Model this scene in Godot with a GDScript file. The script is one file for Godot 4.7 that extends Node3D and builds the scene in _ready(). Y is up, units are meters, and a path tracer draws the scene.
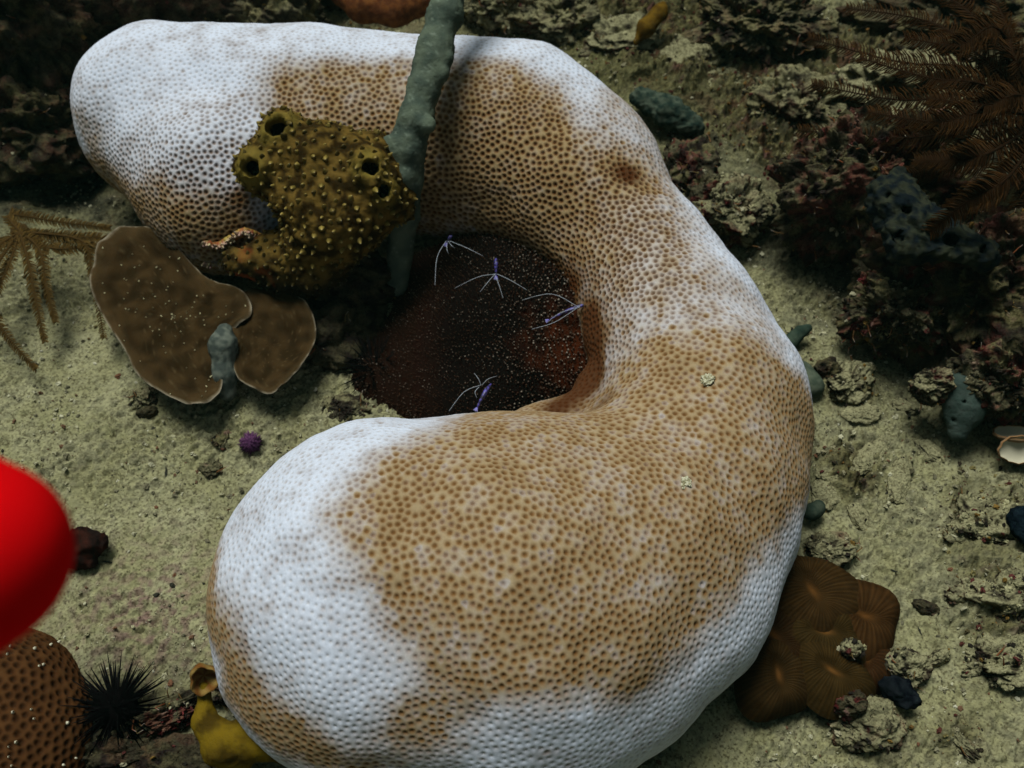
extends Node3D
# A bleached boulder coral on a sandy reef bed, seen from above through a compact camera.

const FPX := 1000.4          # focal length in pixels of the 1024 x 768 picture
const TILT := 32.0           # degrees between the view and straight down
var eye: Vector3
var fwd: Vector3
var upv: Vector3
var rng := RandomNumberGenerator.new()
var nz := FastNoiseLite.new()      # smooth noise
var fb := FastNoiseLite.new()      # fractal noise
var rd := FastNoiseLite.new()      # ridged noise
var cl := FastNoiseLite.new()      # cellular noise
var used := {}
var M := {}
var ico := {}

# ---------------------------------------------------------------- small tools
class Mx:
	var v := PackedVector3Array()
	var n := PackedVector3Array()
	var c := PackedColorArray()
	var i := PackedInt32Array()

func ray(px: float, py: float) -> Vector3:
	return fwd + Vector3.RIGHT * ((px - 512.0) / FPX) + upv * ((384.0 - py) / FPX)

func at(px: float, py: float, h: float) -> Vector3:
	var d := ray(px, py)
	return eye + d * ((h - eye.y) / d.y)

func scale_at(p: Vector3) -> float:          # metres per pixel there
	return (p - eye).dot(fwd) / FPX

func bed(px: float, py: float) -> Vector3:   # where a ray meets the seabed
	var h := 0.0
	for k in 7:
		var q := at(px, py, h)
		h = lerpf(h, gh(q.x, q.z), 0.8)
	return at(px, py, h)

func numbered(called: String) -> String:
	var k: int = used.get(called, -1) + 1
	used[called] = k
	return called if k == 0 else "%s_%03d" % [called, k]

func thing(called: String, label: String, category: String, base: Vector3, group := "") -> Node3D:
	var o := Node3D.new()
	o.name = numbered(called)
	add_child(o)
	o.position = base
	tag(o, label, category, group)
	return o

func tag(o: Node, label: String, category: String, group := "") -> void:
	o.set_meta("label", label)
	o.set_meta("category", category)
	if group != "":
		o.set_meta("group", group)

func commit(called: String, m: Mx, mat: Material, parent: Node3D, base := Vector3.ZERO) -> MeshInstance3D:
	var o := MeshInstance3D.new()
	o.mesh = to_mesh(m, mat, base)
	if parent == self:
		o.name = numbered(called)
		o.position = base
	else:
		o.name = called
	parent.add_child(o, true)
	return o

func to_mesh(m: Mx, mat: Material, base := Vector3.ZERO) -> ArrayMesh:
	var a := []
	a.resize(Mesh.ARRAY_MAX)
	var v := m.v
	if base != Vector3.ZERO:
		v = Transform3D(Basis(), -base) * m.v
	if m.n.size() != v.size():
		smooth(m)
	a[Mesh.ARRAY_VERTEX] = v
	a[Mesh.ARRAY_NORMAL] = m.n
	if m.c.size() == v.size():
		a[Mesh.ARRAY_COLOR] = coded(m.c)
	a[Mesh.ARRAY_INDEX] = m.i
	var am := ArrayMesh.new()
	am.add_surface_from_arrays(Mesh.PRIMITIVE_TRIANGLES, a)
	am.surface_set_material(0, mat)
	return am

func coded(c: PackedColorArray) -> PackedColorArray:   # eight bits hold dark tones better this way
	var out := PackedColorArray()
	out.resize(c.size())
	var e := 1.0 / 2.2
	for k in c.size():
		var q := c[k]
		out[k] = Color(pow(maxf(q.r, 0.0), e), pow(maxf(q.g, 0.0), e), pow(maxf(q.b, 0.0), e))
	return out

func smooth(m: Mx) -> void:                  # vertex normals; front faces run clockwise
	var n := PackedVector3Array()
	n.resize(m.v.size())
	var ix := m.i
	for t in range(0, ix.size(), 3):
		var a := m.v[ix[t]]
		var f := (m.v[ix[t + 2]] - a).cross(m.v[ix[t + 1]] - a)
		n[ix[t]] += f
		n[ix[t + 1]] += f
		n[ix[t + 2]] += f
	for k in n.size():
		n[k] = n[k].normalized() if n[k].length_squared() > 0.0 else Vector3.UP
	m.n = n

func join(a: Mx, b: Mx) -> void:
	var o := a.v.size()
	a.v.append_array(b.v)
	a.n.append_array(b.n)
	a.c.append_array(b.c)
	for k in b.i:
		a.i.append(k + o)

func paint(m: Mx, c: Color) -> void:
	m.c.resize(m.v.size())
	m.c.fill(c)

func mixc(a: Color, b: Color, t: float) -> Color:
	return a.lerp(b, clampf(t, 0.0, 1.0))

func sst(a: float, b: float, x: float) -> float:
	return smoothstep(a, b, x)

# ---------------------------------------------------------------- implicit bodies
class Chain:                                 # tapered capsules blended with a smooth minimum
	var a := PackedVector3Array()
	var d := PackedVector3Array()
	var il := PackedFloat32Array()
	var r := PackedFloat32Array()
	var dr := PackedFloat32Array()
	var k := 0.01
	var lo := Vector3(1e9, 1e9, 1e9)
	var hi := Vector3(-1e9, -1e9, -1e9)
	var holes_a := PackedVector3Array()
	var holes_d := PackedVector3Array()
	var holes_r := PackedFloat32Array()
	func seg(p: Vector3, q: Vector3, rp: float, rq: float) -> void:
		a.append(p)
		d.append(q - p)
		il.append(1.0 / maxf((q - p).length_squared(), 1e-12))
		r.append(rp)
		dr.append(rq - rp)
		var w := maxf(rp, rq)
		lo = lo.min(p.min(q) - Vector3.ONE * w)
		hi = hi.max(p.max(q) + Vector3.ONE * w)
	func hole(p: Vector3, dir: Vector3, rad: float) -> void:
		holes_a.append(p)
		holes_d.append(dir)
		holes_r.append(rad)
	func f(p: Vector3) -> float:
		var best := 1e9
		for s in a.size():
			var w := p - a[s]
			var t := clampf(w.dot(d[s]) * il[s], 0.0, 1.0)
			var e := (w - d[s] * t).length() - r[s] - dr[s] * t
			var h := k - absf(e - best)
			best = minf(e, best) - (h * h / (4.0 * k) if h > 0.0 else 0.0)
		for s in holes_a.size():
			var w := p - holes_a[s]
			var t := clampf(w.dot(holes_d[s]) / holes_d[s].length_squared(), 0.0, 1.0)
			var e := holes_r[s] * (1.0 - 0.25 * t) - (w - holes_d[s] * t).length()
			var h := 0.0015 - absf(e - best)
			best = maxf(e, best) + (h * h / 0.006 if h > 0.0 else 0.0)
		return best

func grad(ch: Chain, p: Vector3, e := 0.0008) -> Vector3:
	var f0 := ch.f(p)
	return Vector3(ch.f(p + Vector3(e, 0, 0)) - f0, ch.f(p + Vector3(0, e, 0)) - f0, ch.f(p + Vector3(0, 0, e)) - f0) / e

func nets(ch: Chain, cell: float, floor_y := -1e9) -> Dictionary:
	# surface nets: one vertex per crossed cell, one quad per crossed edge
	var lo := ch.lo - Vector3.ONE * cell * 3.0
	lo.y = maxf(lo.y, floor_y)
	var size := (ch.hi + Vector3.ONE * cell * 3.0 - lo) / (cell * 4.0)
	var bx := int(ceil(size.x)); var by := int(ceil(size.y)); var bz := int(ceil(size.z))
	var nx := bx * 4 + 1; var ny := by * 4 + 1; var nzz := bz * 4 + 1
	var val := PackedFloat32Array()
	val.resize(nx * ny * nzz)
	var sx := 1; var sy := nx; var sz := nx * ny
	var done := PackedByteArray()
	done.resize(val.size())
	var live := PackedInt32Array()
	for z in bz:
		for y in by:
			for x in bx:
				var c := lo + Vector3(x * 4 + 2, y * 4 + 2, z * 4 + 2) * cell
				var e := ch.f(c)
				var near: bool = absf(e) < cell * 4.6
				if near:
					live.append(x * 4 + (y * 4) * sy + (z * 4) * sz)
				for k in 5:
					for j in 5:
						var o := x * 4 + (y * 4 + j) * sy + (z * 4 + k) * sz
						for i in 5:
							if near:
								if done[o + i] != 1:
									val[o + i] = ch.f(lo + Vector3(x * 4 + i, y * 4 + j, z * 4 + k) * cell)
									done[o + i] = 1
							elif done[o + i] == 0:
								val[o + i] = e
								done[o + i] = 2
	var ids := PackedInt32Array()
	ids.resize(val.size())
	ids.fill(-1)
	var verts := PackedVector3Array()
	var cells := PackedInt32Array()
	var off := PackedInt32Array([0, 1, sy, sy + 1, sz, sz + 1, sz + sy, sz + sy + 1])
	for b in live:
		for k in 4:
			for j in 4:
				for i in 4:
					var o := b + i + j * sy + k * sz
					var mask := 0
					for q in 8:
						if val[o + off[q]] < 0.0:
							mask |= 1 << q
					if mask == 0 or mask == 255:
						continue
					var s := Vector3.ZERO
					var cnt := 0
					for q in 8:
						for ax in 3:
							var bit := 1 << ax
							if q & bit:
								continue
							var va := val[o + off[q]]
							var vb := val[o + off[q | bit]]
							if (va < 0.0) != (vb < 0.0):
								var t := va / (va - vb)
								var p := Vector3(q & 1, (q >> 1) & 1, (q >> 2) & 1)
								p[ax] += t
								s += p
								cnt += 1
					var gx := o % nx
					var gy := (o / nx) % ny
					var gz := o / sz
					ids[o] = verts.size()
					cells.append(o)
					verts.append(lo + (Vector3(gx, gy, gz) + s / cnt) * cell)
	var quads := PackedInt32Array()
	for ci in cells.size():
		var o := cells[ci]
		for ax in 3:
			var st: int = [sx, sy, sz][ax]
			var u: int = [sy, sz, sx][ax]
			var w: int = [sz, sx, sy][ax]
			var va := val[o]
			var vb := val[o + st]
			if (va < 0.0) == (vb < 0.0) or o - u - w < 0:
				continue
			var q0 := ids[o]; var q1 := ids[o - u]; var q2 := ids[o - u - w]; var q3 := ids[o - w]
			if q0 < 0 or q1 < 0 or q2 < 0 or q3 < 0:
				continue
			if va < 0.0:
				quads.append_array([q0, q3, q2, q1])
			else:
				quads.append_array([q0, q1, q2, q3])
	var norms := PackedVector3Array()
	norms.resize(verts.size())
	for k in verts.size():
		for it in 1:
			var g := grad(ch, verts[k])
			var l := g.length()
			if l > 0.2:
				verts[k] -= g / l * clampf(ch.f(verts[k]) / l, -cell, cell)
		norms[k] = grad(ch, verts[k]).normalized()
	return {"v": verts, "n": norms, "q": quads}

func blob(ch: Chain, cell: float, disp: Callable, color: Callable) -> Mx:
	var d := nets(ch, cell)
	var m := Mx.new()
	m.v = d.v
	var n: PackedVector3Array = d.n
	if disp.is_valid():
		for k in m.v.size():
			m.v[k] += n[k] * float(disp.call(m.v[k]))
	m.c.resize(m.v.size())
	for k in m.v.size():
		m.c[k] = color.call(m.v[k], n[k])
	var q: PackedInt32Array = d.q
	m.i.resize(q.size() / 4 * 6)
	for k in q.size() / 4:
		var b := k * 4
		var o := k * 6
		m.i[o] = q[b]; m.i[o + 1] = q[b + 1]; m.i[o + 2] = q[b + 2]
		m.i[o + 3] = q[b]; m.i[o + 4] = q[b + 2]; m.i[o + 5] = q[b + 3]
	smooth(m)
	return m

func pick(px: float, py: float, ch: Chain) -> Vector3:   # where a ray first meets that body
	var d := ray(px, py).normalized()
	var t := 0.35
	for k in 80:
		var e := ch.f(eye + d * t)
		if e < 0.0004:
			break
		t += e * 0.9
		if t > 1.6:
			return Vector3.INF
	return eye + d * t

# ---------------------------------------------------------------- corallite-covered coral
class Dots:                                  # points spread over a surface, looked up by place
	var p := PackedVector3Array()
	var s := 0.007
	var grid := {}
	func key(q: Vector3) -> int:
		return (int(floor(q.x / s)) + 512) + ((int(floor(q.y / s)) + 512) << 10) + ((int(floor(q.z / s)) + 512) << 20)
	func add(q: Vector3) -> void:
		var k := key(q)
		if grid.has(k):
			grid[k].append(p.size())
		else:
			grid[k] = PackedInt32Array([p.size()])
		p.append(q)
	func near(q: Vector3, reach: int) -> PackedInt32Array:
		var out := PackedInt32Array()
		var b := key(q)
		for z in range(-reach, reach + 1):
			for y in range(-reach, reach + 1):
				for x in range(-reach, reach + 1):
					var k := b + x + y * 1024 + z * 1048576
					if grid.has(k):
						out.append_array(grid[k])
		return out

func wide(c: Vector3) -> float:                # the coral's cups are wider on the far arm
	return lerpf(1.0, 1.08, sst(-0.08, -0.2, c.z))

func spread(d: Dictionary, ch: Chain, s: float, seed_: int, relax: int) -> Dots:
	var v: PackedVector3Array = d.v
	var q: PackedInt32Array = d.q
	rng.seed = seed_
	var dots := Dots.new()
	dots.s = s
	var nq := q.size() / 4
	for k in nq * 5:
		var b := rng.randi_range(0, nq - 1) * 4
		var t := rng.randf()
		var u := rng.randf()
		var c := v[q[b]].lerp(v[q[b + 1]], t).lerp(v[q[b + 3]].lerp(v[q[b + 2]], t), u)
		var free := true
		for e in dots.near(c, 1):
			if dots.p[e].distance_squared_to(c) < s * s * 0.72 * wide(c):
				free = false
				break
		if free:
			dots.add(c)
	for it in relax:
		var moved := Dots.new()
		moved.s = s
		for k in dots.p.size():
			var c := dots.p[k]
			var push := Vector3.ZERO
			var far := s * 1.16 * sqrt(wide(c))
			for e in dots.near(c, 1):
				if e != k:
					var w := c - dots.p[e]
					var l := w.length()
					if l < far and l > 1e-6:
						push += w / l * (far - l)
			c += push * 0.28
			if it == relax - 1 or it % 2 == 0:
				var g := grad(ch, c)
				c -= g.normalized() * ch.f(c)
			moved.add(c)
		dots = moved
	return dots

# look: func(p, n) -> [share of brown, share of open dark pits, rust] at any point
func lump(p: Vector3) -> float:
	return 0.0030 * nz.get_noise_3dv(p * 12.0) + 0.0006 * nz.get_noise_3dv(p * 36.0)

func coral(ch: Chain, cell: float, sub: int, s: float, seed_: int, floor_y: float, look: Callable, tint: Callable, relief: float) -> Mx:
	var d := nets(ch, cell)
	var v: PackedVector3Array = d.v
	var n: PackedVector3Array = d.n
	var q: PackedInt32Array = d.q
	var dots := spread(d, ch, s, seed_, 5)
	var own := PackedVector3Array()          # look of every corallite
	own.resize(dots.p.size())
	rng.seed = seed_ + 1
	for k in own.size():
		var l: Vector3 = look.call(dots.p[k])
		own[k] = l + Vector3(rng.randfn(0, 0.15), rng.randfn(0, 0.08), 0)
	var field := PackedVector3Array()
	field.resize(v.size())
	for k in v.size():
		field[k] = look.call(v[k])
	n = n.duplicate()
	for k in v.size():
		var l0 := lump(v[k])
		var e := 0.002
		var gl := Vector3(lump(v[k] + Vector3(e, 0, 0)) - l0, lump(v[k] + Vector3(0, e, 0)) - l0, lump(v[k] + Vector3(0, 0, e)) - l0) / e
		n[k] = (n[k] - (gl - n[k] * gl.dot(n[k]))).normalized()
	var m := Mx.new()
	var keep := PackedInt32Array()
	for k in q.size() / 4:
		if n[q[k * 4]].y < -0.25 and v[q[k * 4]].y < 0.012:
			continue
		if maxf(maxf(v[q[k * 4]].y, v[q[k * 4 + 1]].y), maxf(v[q[k * 4 + 2]].y, v[q[k * 4 + 3]].y)) > floor_y:
			keep.append(k * 4)
	var per := (sub + 1) * (sub + 1)
	m.v.resize(keep.size() * per)
	m.n.resize(keep.size() * per)
	m.c.resize(keep.size() * per)
	m.i.resize(keep.size() * sub * sub * 6)
	var at_v := 0
	var at_i := 0
	var step := 1.0 / sub
	var sp := s * 1.22
	for b in keep:
		var a0 := v[q[b]]; var a1 := v[q[b + 1]]; var a2 := v[q[b + 2]]; var a3 := v[q[b + 3]]
		var n0 := n[q[b]]; var n1 := n[q[b + 1]]; var n2 := n[q[b + 2]]; var n3 := n[q[b + 3]]
		var f0 := field[q[b]]; var f1 := field[q[b + 1]]; var f2 := field[q[b + 2]]; var f3 := field[q[b + 3]]
		var mid := (a0 + a1 + a2 + a3) * 0.25
		var reach := cell * 0.8 + s * 1.3
		var cand := PackedInt32Array()
		for e in dots.near(mid, 1 if reach < s * 1.6 else 2):
			if dots.p[e].distance_squared_to(mid) < reach * reach * 1.3:
				cand.append(e)
		var first := at_v
		for j in sub + 1:
			var u := j * step
			var l0 := a0.lerp(a3, u); var l1 := a1.lerp(a2, u)
			var m0 := n0.lerp(n3, u); var m1 := n1.lerp(n2, u)
			var g0 := f0.lerp(f3, u); var g1 := f1.lerp(f2, u)
			for i in sub + 1:
				var t := i * step
				var p := l0.lerp(l1, t)
				var nn := m0.lerp(m1, t).normalized()
				var d1 := 1.0
				var d2 := 1.0
				var e1 := 0
				for e in cand:
					var w := dots.p[e].distance_squared_to(p)
					if w < d1:
						d2 = d1
						d1 = w
						e1 = e
					elif w < d2:
						d2 = w
				var spl := sp * sqrt(wide(p))
				d1 = sqrt(d1) / spl
				d2 = sqrt(d2) / spl
				var edge := 1.0 - sst(0.0, 0.4, d2 - d1)
				var fl := g0.lerp(g1, t).lerp(own[e1] if cand.size() else g0, 0.6 * (1.0 - edge))
				var open := clampf(fl.y + 0.35 * fl.x, 0.0, 1.0)
				# cup: a narrow pit at the bottom of a bowl, walls between neighbours standing proud
				var pr := 0.155 + 0.10 * open
				var pit := exp(-pow(d1 / pr, 2.0))
				var br := 0.40
				var bowl := exp(-pow(d1 / br, 2.0))
				var pd := 0.30 + 0.55 * open
				var bd := 0.34 + 0.56 * open
				var h := -pit * pd - bowl * bd
				var slope := 2.0 * d1 / (pr * pr) * pit * pd + 2.0 * d1 / (br * br) * bowl * bd
				var dirv := (p - dots.p[e1]) if cand.size() else Vector3.ZERO
				dirv = (dirv - nn * dirv.dot(nn)).normalized()
				slope *= 1.0 - 0.85 * edge * edge
				m.v[at_v] = p + nn * (h * relief + lump(p))
				m.n[at_v] = (nn - dirv * (slope * relief / spl)).normalized()
				m.c[at_v] = tint.call(fl, exp(-pow(d1 / (pr * 1.2), 2.0)), exp(-pow(d1 / 0.43, 2.0)), p)
				at_v += 1
		for j in sub:
			for i in sub:
				var o := first + j * (sub + 1) + i
				m.i[at_i] = o; m.i[at_i + 1] = o + 1; m.i[at_i + 2] = o + sub + 2
				m.i[at_i + 3] = o; m.i[at_i + 4] = o + sub + 2; m.i[at_i + 5] = o + sub + 1
				at_i += 6
	return m

# ---------------------------------------------------------------- simple shapes
func sphere_mesh(level: int) -> Mx:
	if ico.has(level):
		return ico[level]
	var m := Mx.new()
	if level == 0:
		var g := (1.0 + sqrt(5.0)) / 2.0
		for s in [[-1, g, 0], [1, g, 0], [-1, -g, 0], [1, -g, 0], [0, -1, g], [0, 1, g], [0, -1, -g], [0, 1, -g], [g, 0, -1], [g, 0, 1], [-g, 0, -1], [-g, 0, 1]]:
			m.v.append(Vector3(s[0], s[1], s[2]).normalized())
		m.i = PackedInt32Array([0, 5, 11, 0, 1, 5, 0, 7, 1, 0, 10, 7, 0, 11, 10, 1, 9, 5, 5, 4, 11, 11, 2, 10, 10, 6, 7, 7, 8, 1, 3, 4, 9, 3, 2, 4, 3, 6, 2, 3, 8, 6, 3, 9, 8, 4, 5, 9, 2, 11, 4, 6, 10, 2, 8, 7, 6, 9, 1, 8])
	else:
		var b := sphere_mesh(level - 1)
		m.v = b.v.duplicate()
		var half := {}
		for t in range(0, b.i.size(), 3):
			var e := []
			for k in 3:
				var x := b.i[t + k]
				var y := b.i[t + (k + 1) % 3]
				var key := mini(x, y) * 1000000 + maxi(x, y)
				if not half.has(key):
					half[key] = m.v.size()
					m.v.append(((m.v[x] + m.v[y]) * 0.5).normalized())
				e.append(half[key])
			m.i.append_array([b.i[t], e[0], e[2], e[0], b.i[t + 1], e[1], e[2], e[1], b.i[t + 2], e[0], e[1], e[2]])
	ico[level] = m
	return m

func rock(rad: Vector3, seed_: int, rough: float, level: int, color: Callable, turn := 0.0, freq := 1.0) -> Mx:
	var b := sphere_mesh(level)
	var m := Mx.new()
	m.v.resize(b.v.size())
	m.c.resize(b.v.size())
	m.i = b.i
	var o := Vector3(seed_ * 7.31, seed_ * 3.17, seed_ * 5.73)
	var rot := Basis(Vector3.UP, turn)
	for k in b.v.size():
		var p := b.v[k]
		var big := nz.get_noise_3dv(p * 1.1 * freq + o) * 0.55 + nz.get_noise_3dv(p * 2.6 * freq + o) * 0.3
		var rg := fb.get_noise_3dv(p * 3.4 * freq + o) * 0.34 + fb.get_noise_3dv(p * 11.0 * freq + o) * 0.15 - maxf(0.0, nz.get_noise_3dv(p * 4.0 * freq + o * 2.0) - 0.2) * 0.55
		m.v[k] = rot * (p * rad * (1.0 + rough * (big + rg)))
	smooth(m)
	for k in b.v.size():
		m.c[k] = color.call(m.v[k] + o * 0.1, m.n[k])
	return m

func tube(pts: PackedVector3Array, rad: PackedFloat32Array, sides: int, steps: int, bump := 0.0) -> Mx:
	var m := Mx.new()
	var cnt := pts.size()
	var total := (cnt - 1) * steps
	var side := Vector3.ZERO
	for k in total + 1:
		var s := mini(k / steps, cnt - 2)
		var t := float(k) / steps - s
		var p0 := pts[maxi(s - 1, 0)]; var p1 := pts[s]; var p2 := pts[s + 1]; var p3 := pts[mini(s + 2, cnt - 1)]
		var c := p1.cubic_interpolate(p2, p0, p3, t)
		var dir := (p1.cubic_interpolate(p2, p0, p3, minf(t + 0.02, 1.02)) - p1.cubic_interpolate(p2, p0, p3, t - 0.02)).normalized()
		if side == Vector3.ZERO:
			side = dir.cross(Vector3(0.3, 0.9, 0.31)).normalized()
		side = (side - dir * side.dot(dir)).normalized()
		var up2 := dir.cross(side)
		var r := lerpf(rad[s], rad[s + 1], t)
		for e in sides:
			var a := TAU * e / sides
			var w := side * cos(a) + up2 * sin(a)
			var rr := r
			if bump > 0.0:
				rr *= 1.0 + bump * fb.get_noise_3dv((c + w * r) * 60.0)
			m.v.append(c + w * rr)
	for k in total:
		for e in sides:
			var a := k * sides + e
			var b := k * sides + (e + 1) % sides
			m.i.append_array([a, a + sides, b, b, a + sides, b + sides])
	m.v.append(pts[0]); m.v.append(pts[cnt - 1])
	for e in sides:
		m.i.append_array([m.v.size() - 2, e, (e + 1) % sides])
		m.i.append_array([m.v.size() - 1, total * sides + (e + 1) % sides, total * sides + e])
	smooth(m)
	return m

func cone(p: Vector3, q: Vector3, r0: float, r1: float, sides: int, m: Mx, c0: Color, c1: Color) -> void:
	var dir := (q - p).normalized()
	var s := dir.cross(Vector3(0.31, 0.2, 0.93)).normalized()
	var u := dir.cross(s)
	var o := m.v.size()
	for e in sides:
		var a := TAU * e / sides
		var w := s * cos(a) + u * sin(a)
		m.v.append(p + w * r0); m.n.append(w); m.c.append(c0)
		m.v.append(q + w * r1); m.n.append((w + dir * 0.3).normalized()); m.c.append(c1)
	for e in sides:
		var a := o + e * 2
		var b := o + ((e + 1) % sides) * 2
		m.i.append_array([a, a + 1, b, b, a + 1, b + 1])

func scatter(called: String, mesh: Mesh, where: Array, tints: PackedColorArray, parent: Node3D) -> MultiMeshInstance3D:
	var mm := MultiMesh.new()
	mm.transform_format = MultiMesh.TRANSFORM_3D
	mm.use_colors = true
	mm.mesh = mesh
	mm.instance_count = where.size()
	var coded_tints := coded(tints)
	for k in where.size():
		mm.set_instance_transform(k, where[k])
		mm.set_instance_color(k, coded_tints[k])
	var o := MultiMeshInstance3D.new()
	o.multimesh = mm
	o.name = numbered(called) if parent == self else called
	o.set_meta("kind", "stuff")
	parent.add_child(o, true)
	return o

func rand_basis(sc: Vector3) -> Basis:
	return Basis.from_euler(Vector3(rng.randf() * TAU, rng.randf() * TAU, rng.randf() * TAU)).scaled_local(sc)

func flat(m: Mx) -> Mx:                      # every face with its own corners, for broken edges
	var o := Mx.new()
	for t in range(0, m.i.size(), 3):
		var a := m.v[m.i[t]]; var b := m.v[m.i[t + 1]]; var c := m.v[m.i[t + 2]]
		var n := (c - a).cross(b - a).normalized()
		for k in 3:
			o.i.append(o.v.size())
			o.v.append([a, b, c][k])
			o.n.append(n)
			o.c.append(m.c[m.i[t + k]])
	return o

func chip_mesh(seed_: int, mat: Material) -> ArrayMesh:
	return to_mesh(flat(rock(Vector3.ONE, seed_, 1.0, 1, func(_p, _n): return Color.WHITE)), mat)

# ---------------------------------------------------------------- seabed
var dips := []                               # [x, z, radius, height]
func gh(x: float, z: float) -> float:
	var h := 0.010 * nz.get_noise_2d(x * 4.0, z * 4.0)
	for d in dips:
		var e: float = (x - d[0]) * (x - d[0]) + (z - d[1]) * (z - d[1])
		var w: float = d[2] * d[2]
		if e < w * 5.0:
			h += d[3] * exp(-e / w)
	return h

var reef := []                               # [x, z, radius]: where rubble breaks through the sand
func rubble(x: float, z: float) -> float:
	var s := 0.0
	for d in reef:
		var e: float = ((x - d[0]) * (x - d[0]) + (z - d[1]) * (z - d[1])) / (d[2] * d[2])
		if e < 3.0:
			s += exp(-e * 1.3)
	return clampf(s * 1.2 + 0.5 * nz.get_noise_2d(x * 11.0, z * 11.0 + 3.0) - 0.25, 0.0, 1.0)

func gh_fine(x: float, z: float) -> float:
	var rm := rubble(x, z)
	return gh_sand(x, z) + rm * (0.004 + 0.017 * fb.get_noise_2d(x * 15.0, z * 15.0) + 0.009 * rd.get_noise_2d(x * 36.0 + 5.0, z * 36.0) + 0.0065 * fb.get_noise_2d(x * 95.0, z * 95.0))

func gh_sand(x: float, z: float) -> float:
	var rub := sst(-0.1, 0.45, nz.get_noise_2d(x * 7.0 + 31.0, z * 7.0))
	return gh(x, z) + 0.0035 * fb.get_noise_2d(x * 28.0, z * 28.0) + 0.0030 * (0.4 + rub) * rd.get_noise_2d(x * 70.0, z * 60.0) + 0.0034 * (0.35 + rub) * fb.get_noise_2d(x * 170.0, z * 150.0) - 0.006 * maxf(0.0, nz.get_noise_2d(x * 110.0 + 9.0, z * 90.0) - 0.42)

func axis(lo: float, hi: float, step: float, far: float) -> PackedFloat32Array:
	var side := PackedFloat32Array()
	var x := lo
	var w := step
	while x > -far:
		w *= 1.1
		x -= w
		side.append(x)
	side.reverse()
	x = lo
	while x < hi:
		side.append(x)
		x += step
	w = step
	while x < far:
		side.append(x)
		w *= 1.1
		x += w
	return side

func build_ground() -> void:
	var xs := axis(-0.64, 0.64, 0.0022, 6.0)
	var zs := axis(-0.62, 0.30, 0.0022, 6.0)
	var m := Mx.new()
	var w := xs.size()
	var hgt := zs.size()
	m.v.resize(w * hgt); m.n.resize(w * hgt); m.c.resize(w * hgt)
	for j in hgt:
		for i in w:
			m.v[j * w + i] = Vector3(xs[i], gh_fine(xs[i], zs[j]), zs[j])
	var sand := Color(0.272, 0.252, 0.130)
	var pale := Color(0.365, 0.340, 0.195)
	var grey := Color(0.150, 0.138, 0.080)
	var dark := Color(0.035, 0.034, 0.022)
	var olive := Color(0.13, 0.12, 0.05)
	var pink := Color(0.24, 0.14, 0.12)
	var corner := at(60, 60, 0.0)
	var right := at(960, 180, 0.0)
	var band := at(640, 60, 0.0)
	var pinkp := bed(150, 615)
	var urch := bed(112, 735)
	for j in hgt:
		for i in w:
			var k := j * w + i
			var l := m.v[k - 1] if i > 0 else m.v[k]
			var r := m.v[k + 1] if i < w - 1 else m.v[k]
			var a := m.v[k - w] if j > 0 else m.v[k]
			var b := m.v[k + w] if j < hgt - 1 else m.v[k]
			m.n[k] = (b - a).cross(r - l).normalized()
			var p := m.v[k]
			var f1 := fb.get_noise_2d(p.x * 18.0 + 7.0, p.z * 18.0)
			var f2 := fb.get_noise_2d(p.x * 90.0, p.z * 90.0 + 50.0)
			var c := mixc(sand, pale, 0.35 + f1 * 1.1 + f2 * 0.5)
			c = mixc(c, grey, sst(0.05, 0.5, f2 + 0.5 * f1 + 0.25 * nz.get_noise_2d(p.x * 7.0 + 31.0, p.z * 7.0)) * 0.75)
			c = mixc(c, pink, exp(-Vector2(p.x - pinkp.x, p.z - pinkp.z).length_squared() / 0.0035) * sst(-0.2, 0.4, f2) * 0.8)
			c = mixc(c, olive, exp(-pow((p.x - band.x) / 0.24, 2.0) - pow((p.z - band.z) / 0.13, 2.0)) * (1.2 + f1))
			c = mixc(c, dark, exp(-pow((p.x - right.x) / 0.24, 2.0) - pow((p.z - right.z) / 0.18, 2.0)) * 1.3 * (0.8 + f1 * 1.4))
			c = mixc(c, dark, 1.6 * exp(-pow((p.x - corner.x) / 0.24, 2.0) - pow((p.z - corner.z) / 0.20, 2.0)) * (0.9 + f1))  # shade of the top left corner put into the ground colour
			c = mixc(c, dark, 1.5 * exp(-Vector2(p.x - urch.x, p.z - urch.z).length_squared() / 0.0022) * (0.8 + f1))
			var rm := rubble(p.x, p.z)
			if rm > 0.0:
				var f3 := fb.get_noise_2d(p.x * 42.0 + 90.0, p.z * 42.0)
				var f4 := nz.get_noise_2d(p.x * 24.0 + 40.0, p.z * 24.0)
				var q := mixc(Color(0.155, 0.135, 0.058), Color(0.045, 0.036, 0.020), 0.4 + 1.3 * f2 + 0.8 * f3)
				q = mixc(q, Color(0.075, 0.024, 0.018), sst(0.2, 0.5, f4 + 0.6 * f3) * 0.7 * sst(0.1, -0.2, p.z))
				q = mixc(q, Color(0.24, 0.13, 0.11), sst(0.4, 0.65, f3 + 0.5 * f2) * 0.4)
				q = mixc(q, c, sst(0.0, 0.35, f1 + 0.4 * f2) * 0.7)
				c = mixc(c, q, rm)
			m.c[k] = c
	m.i.resize((w - 1) * (hgt - 1) * 6)
	var o := 0
	for j in hgt - 1:
		for i in w - 1:
			var k := j * w + i
			m.i[o] = k; m.i[o + 1] = k + 1; m.i[o + 2] = k + w
			m.i[o + 3] = k + 1; m.i[o + 4] = k + w + 1; m.i[o + 5] = k + w
			o += 6
	var g := commit("ground", m, M.sand, self)
	g.set_meta("kind", "structure")
	g.set_meta("label", "olive grey sandy seabed strewn with broken shell and coral grit")

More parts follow.
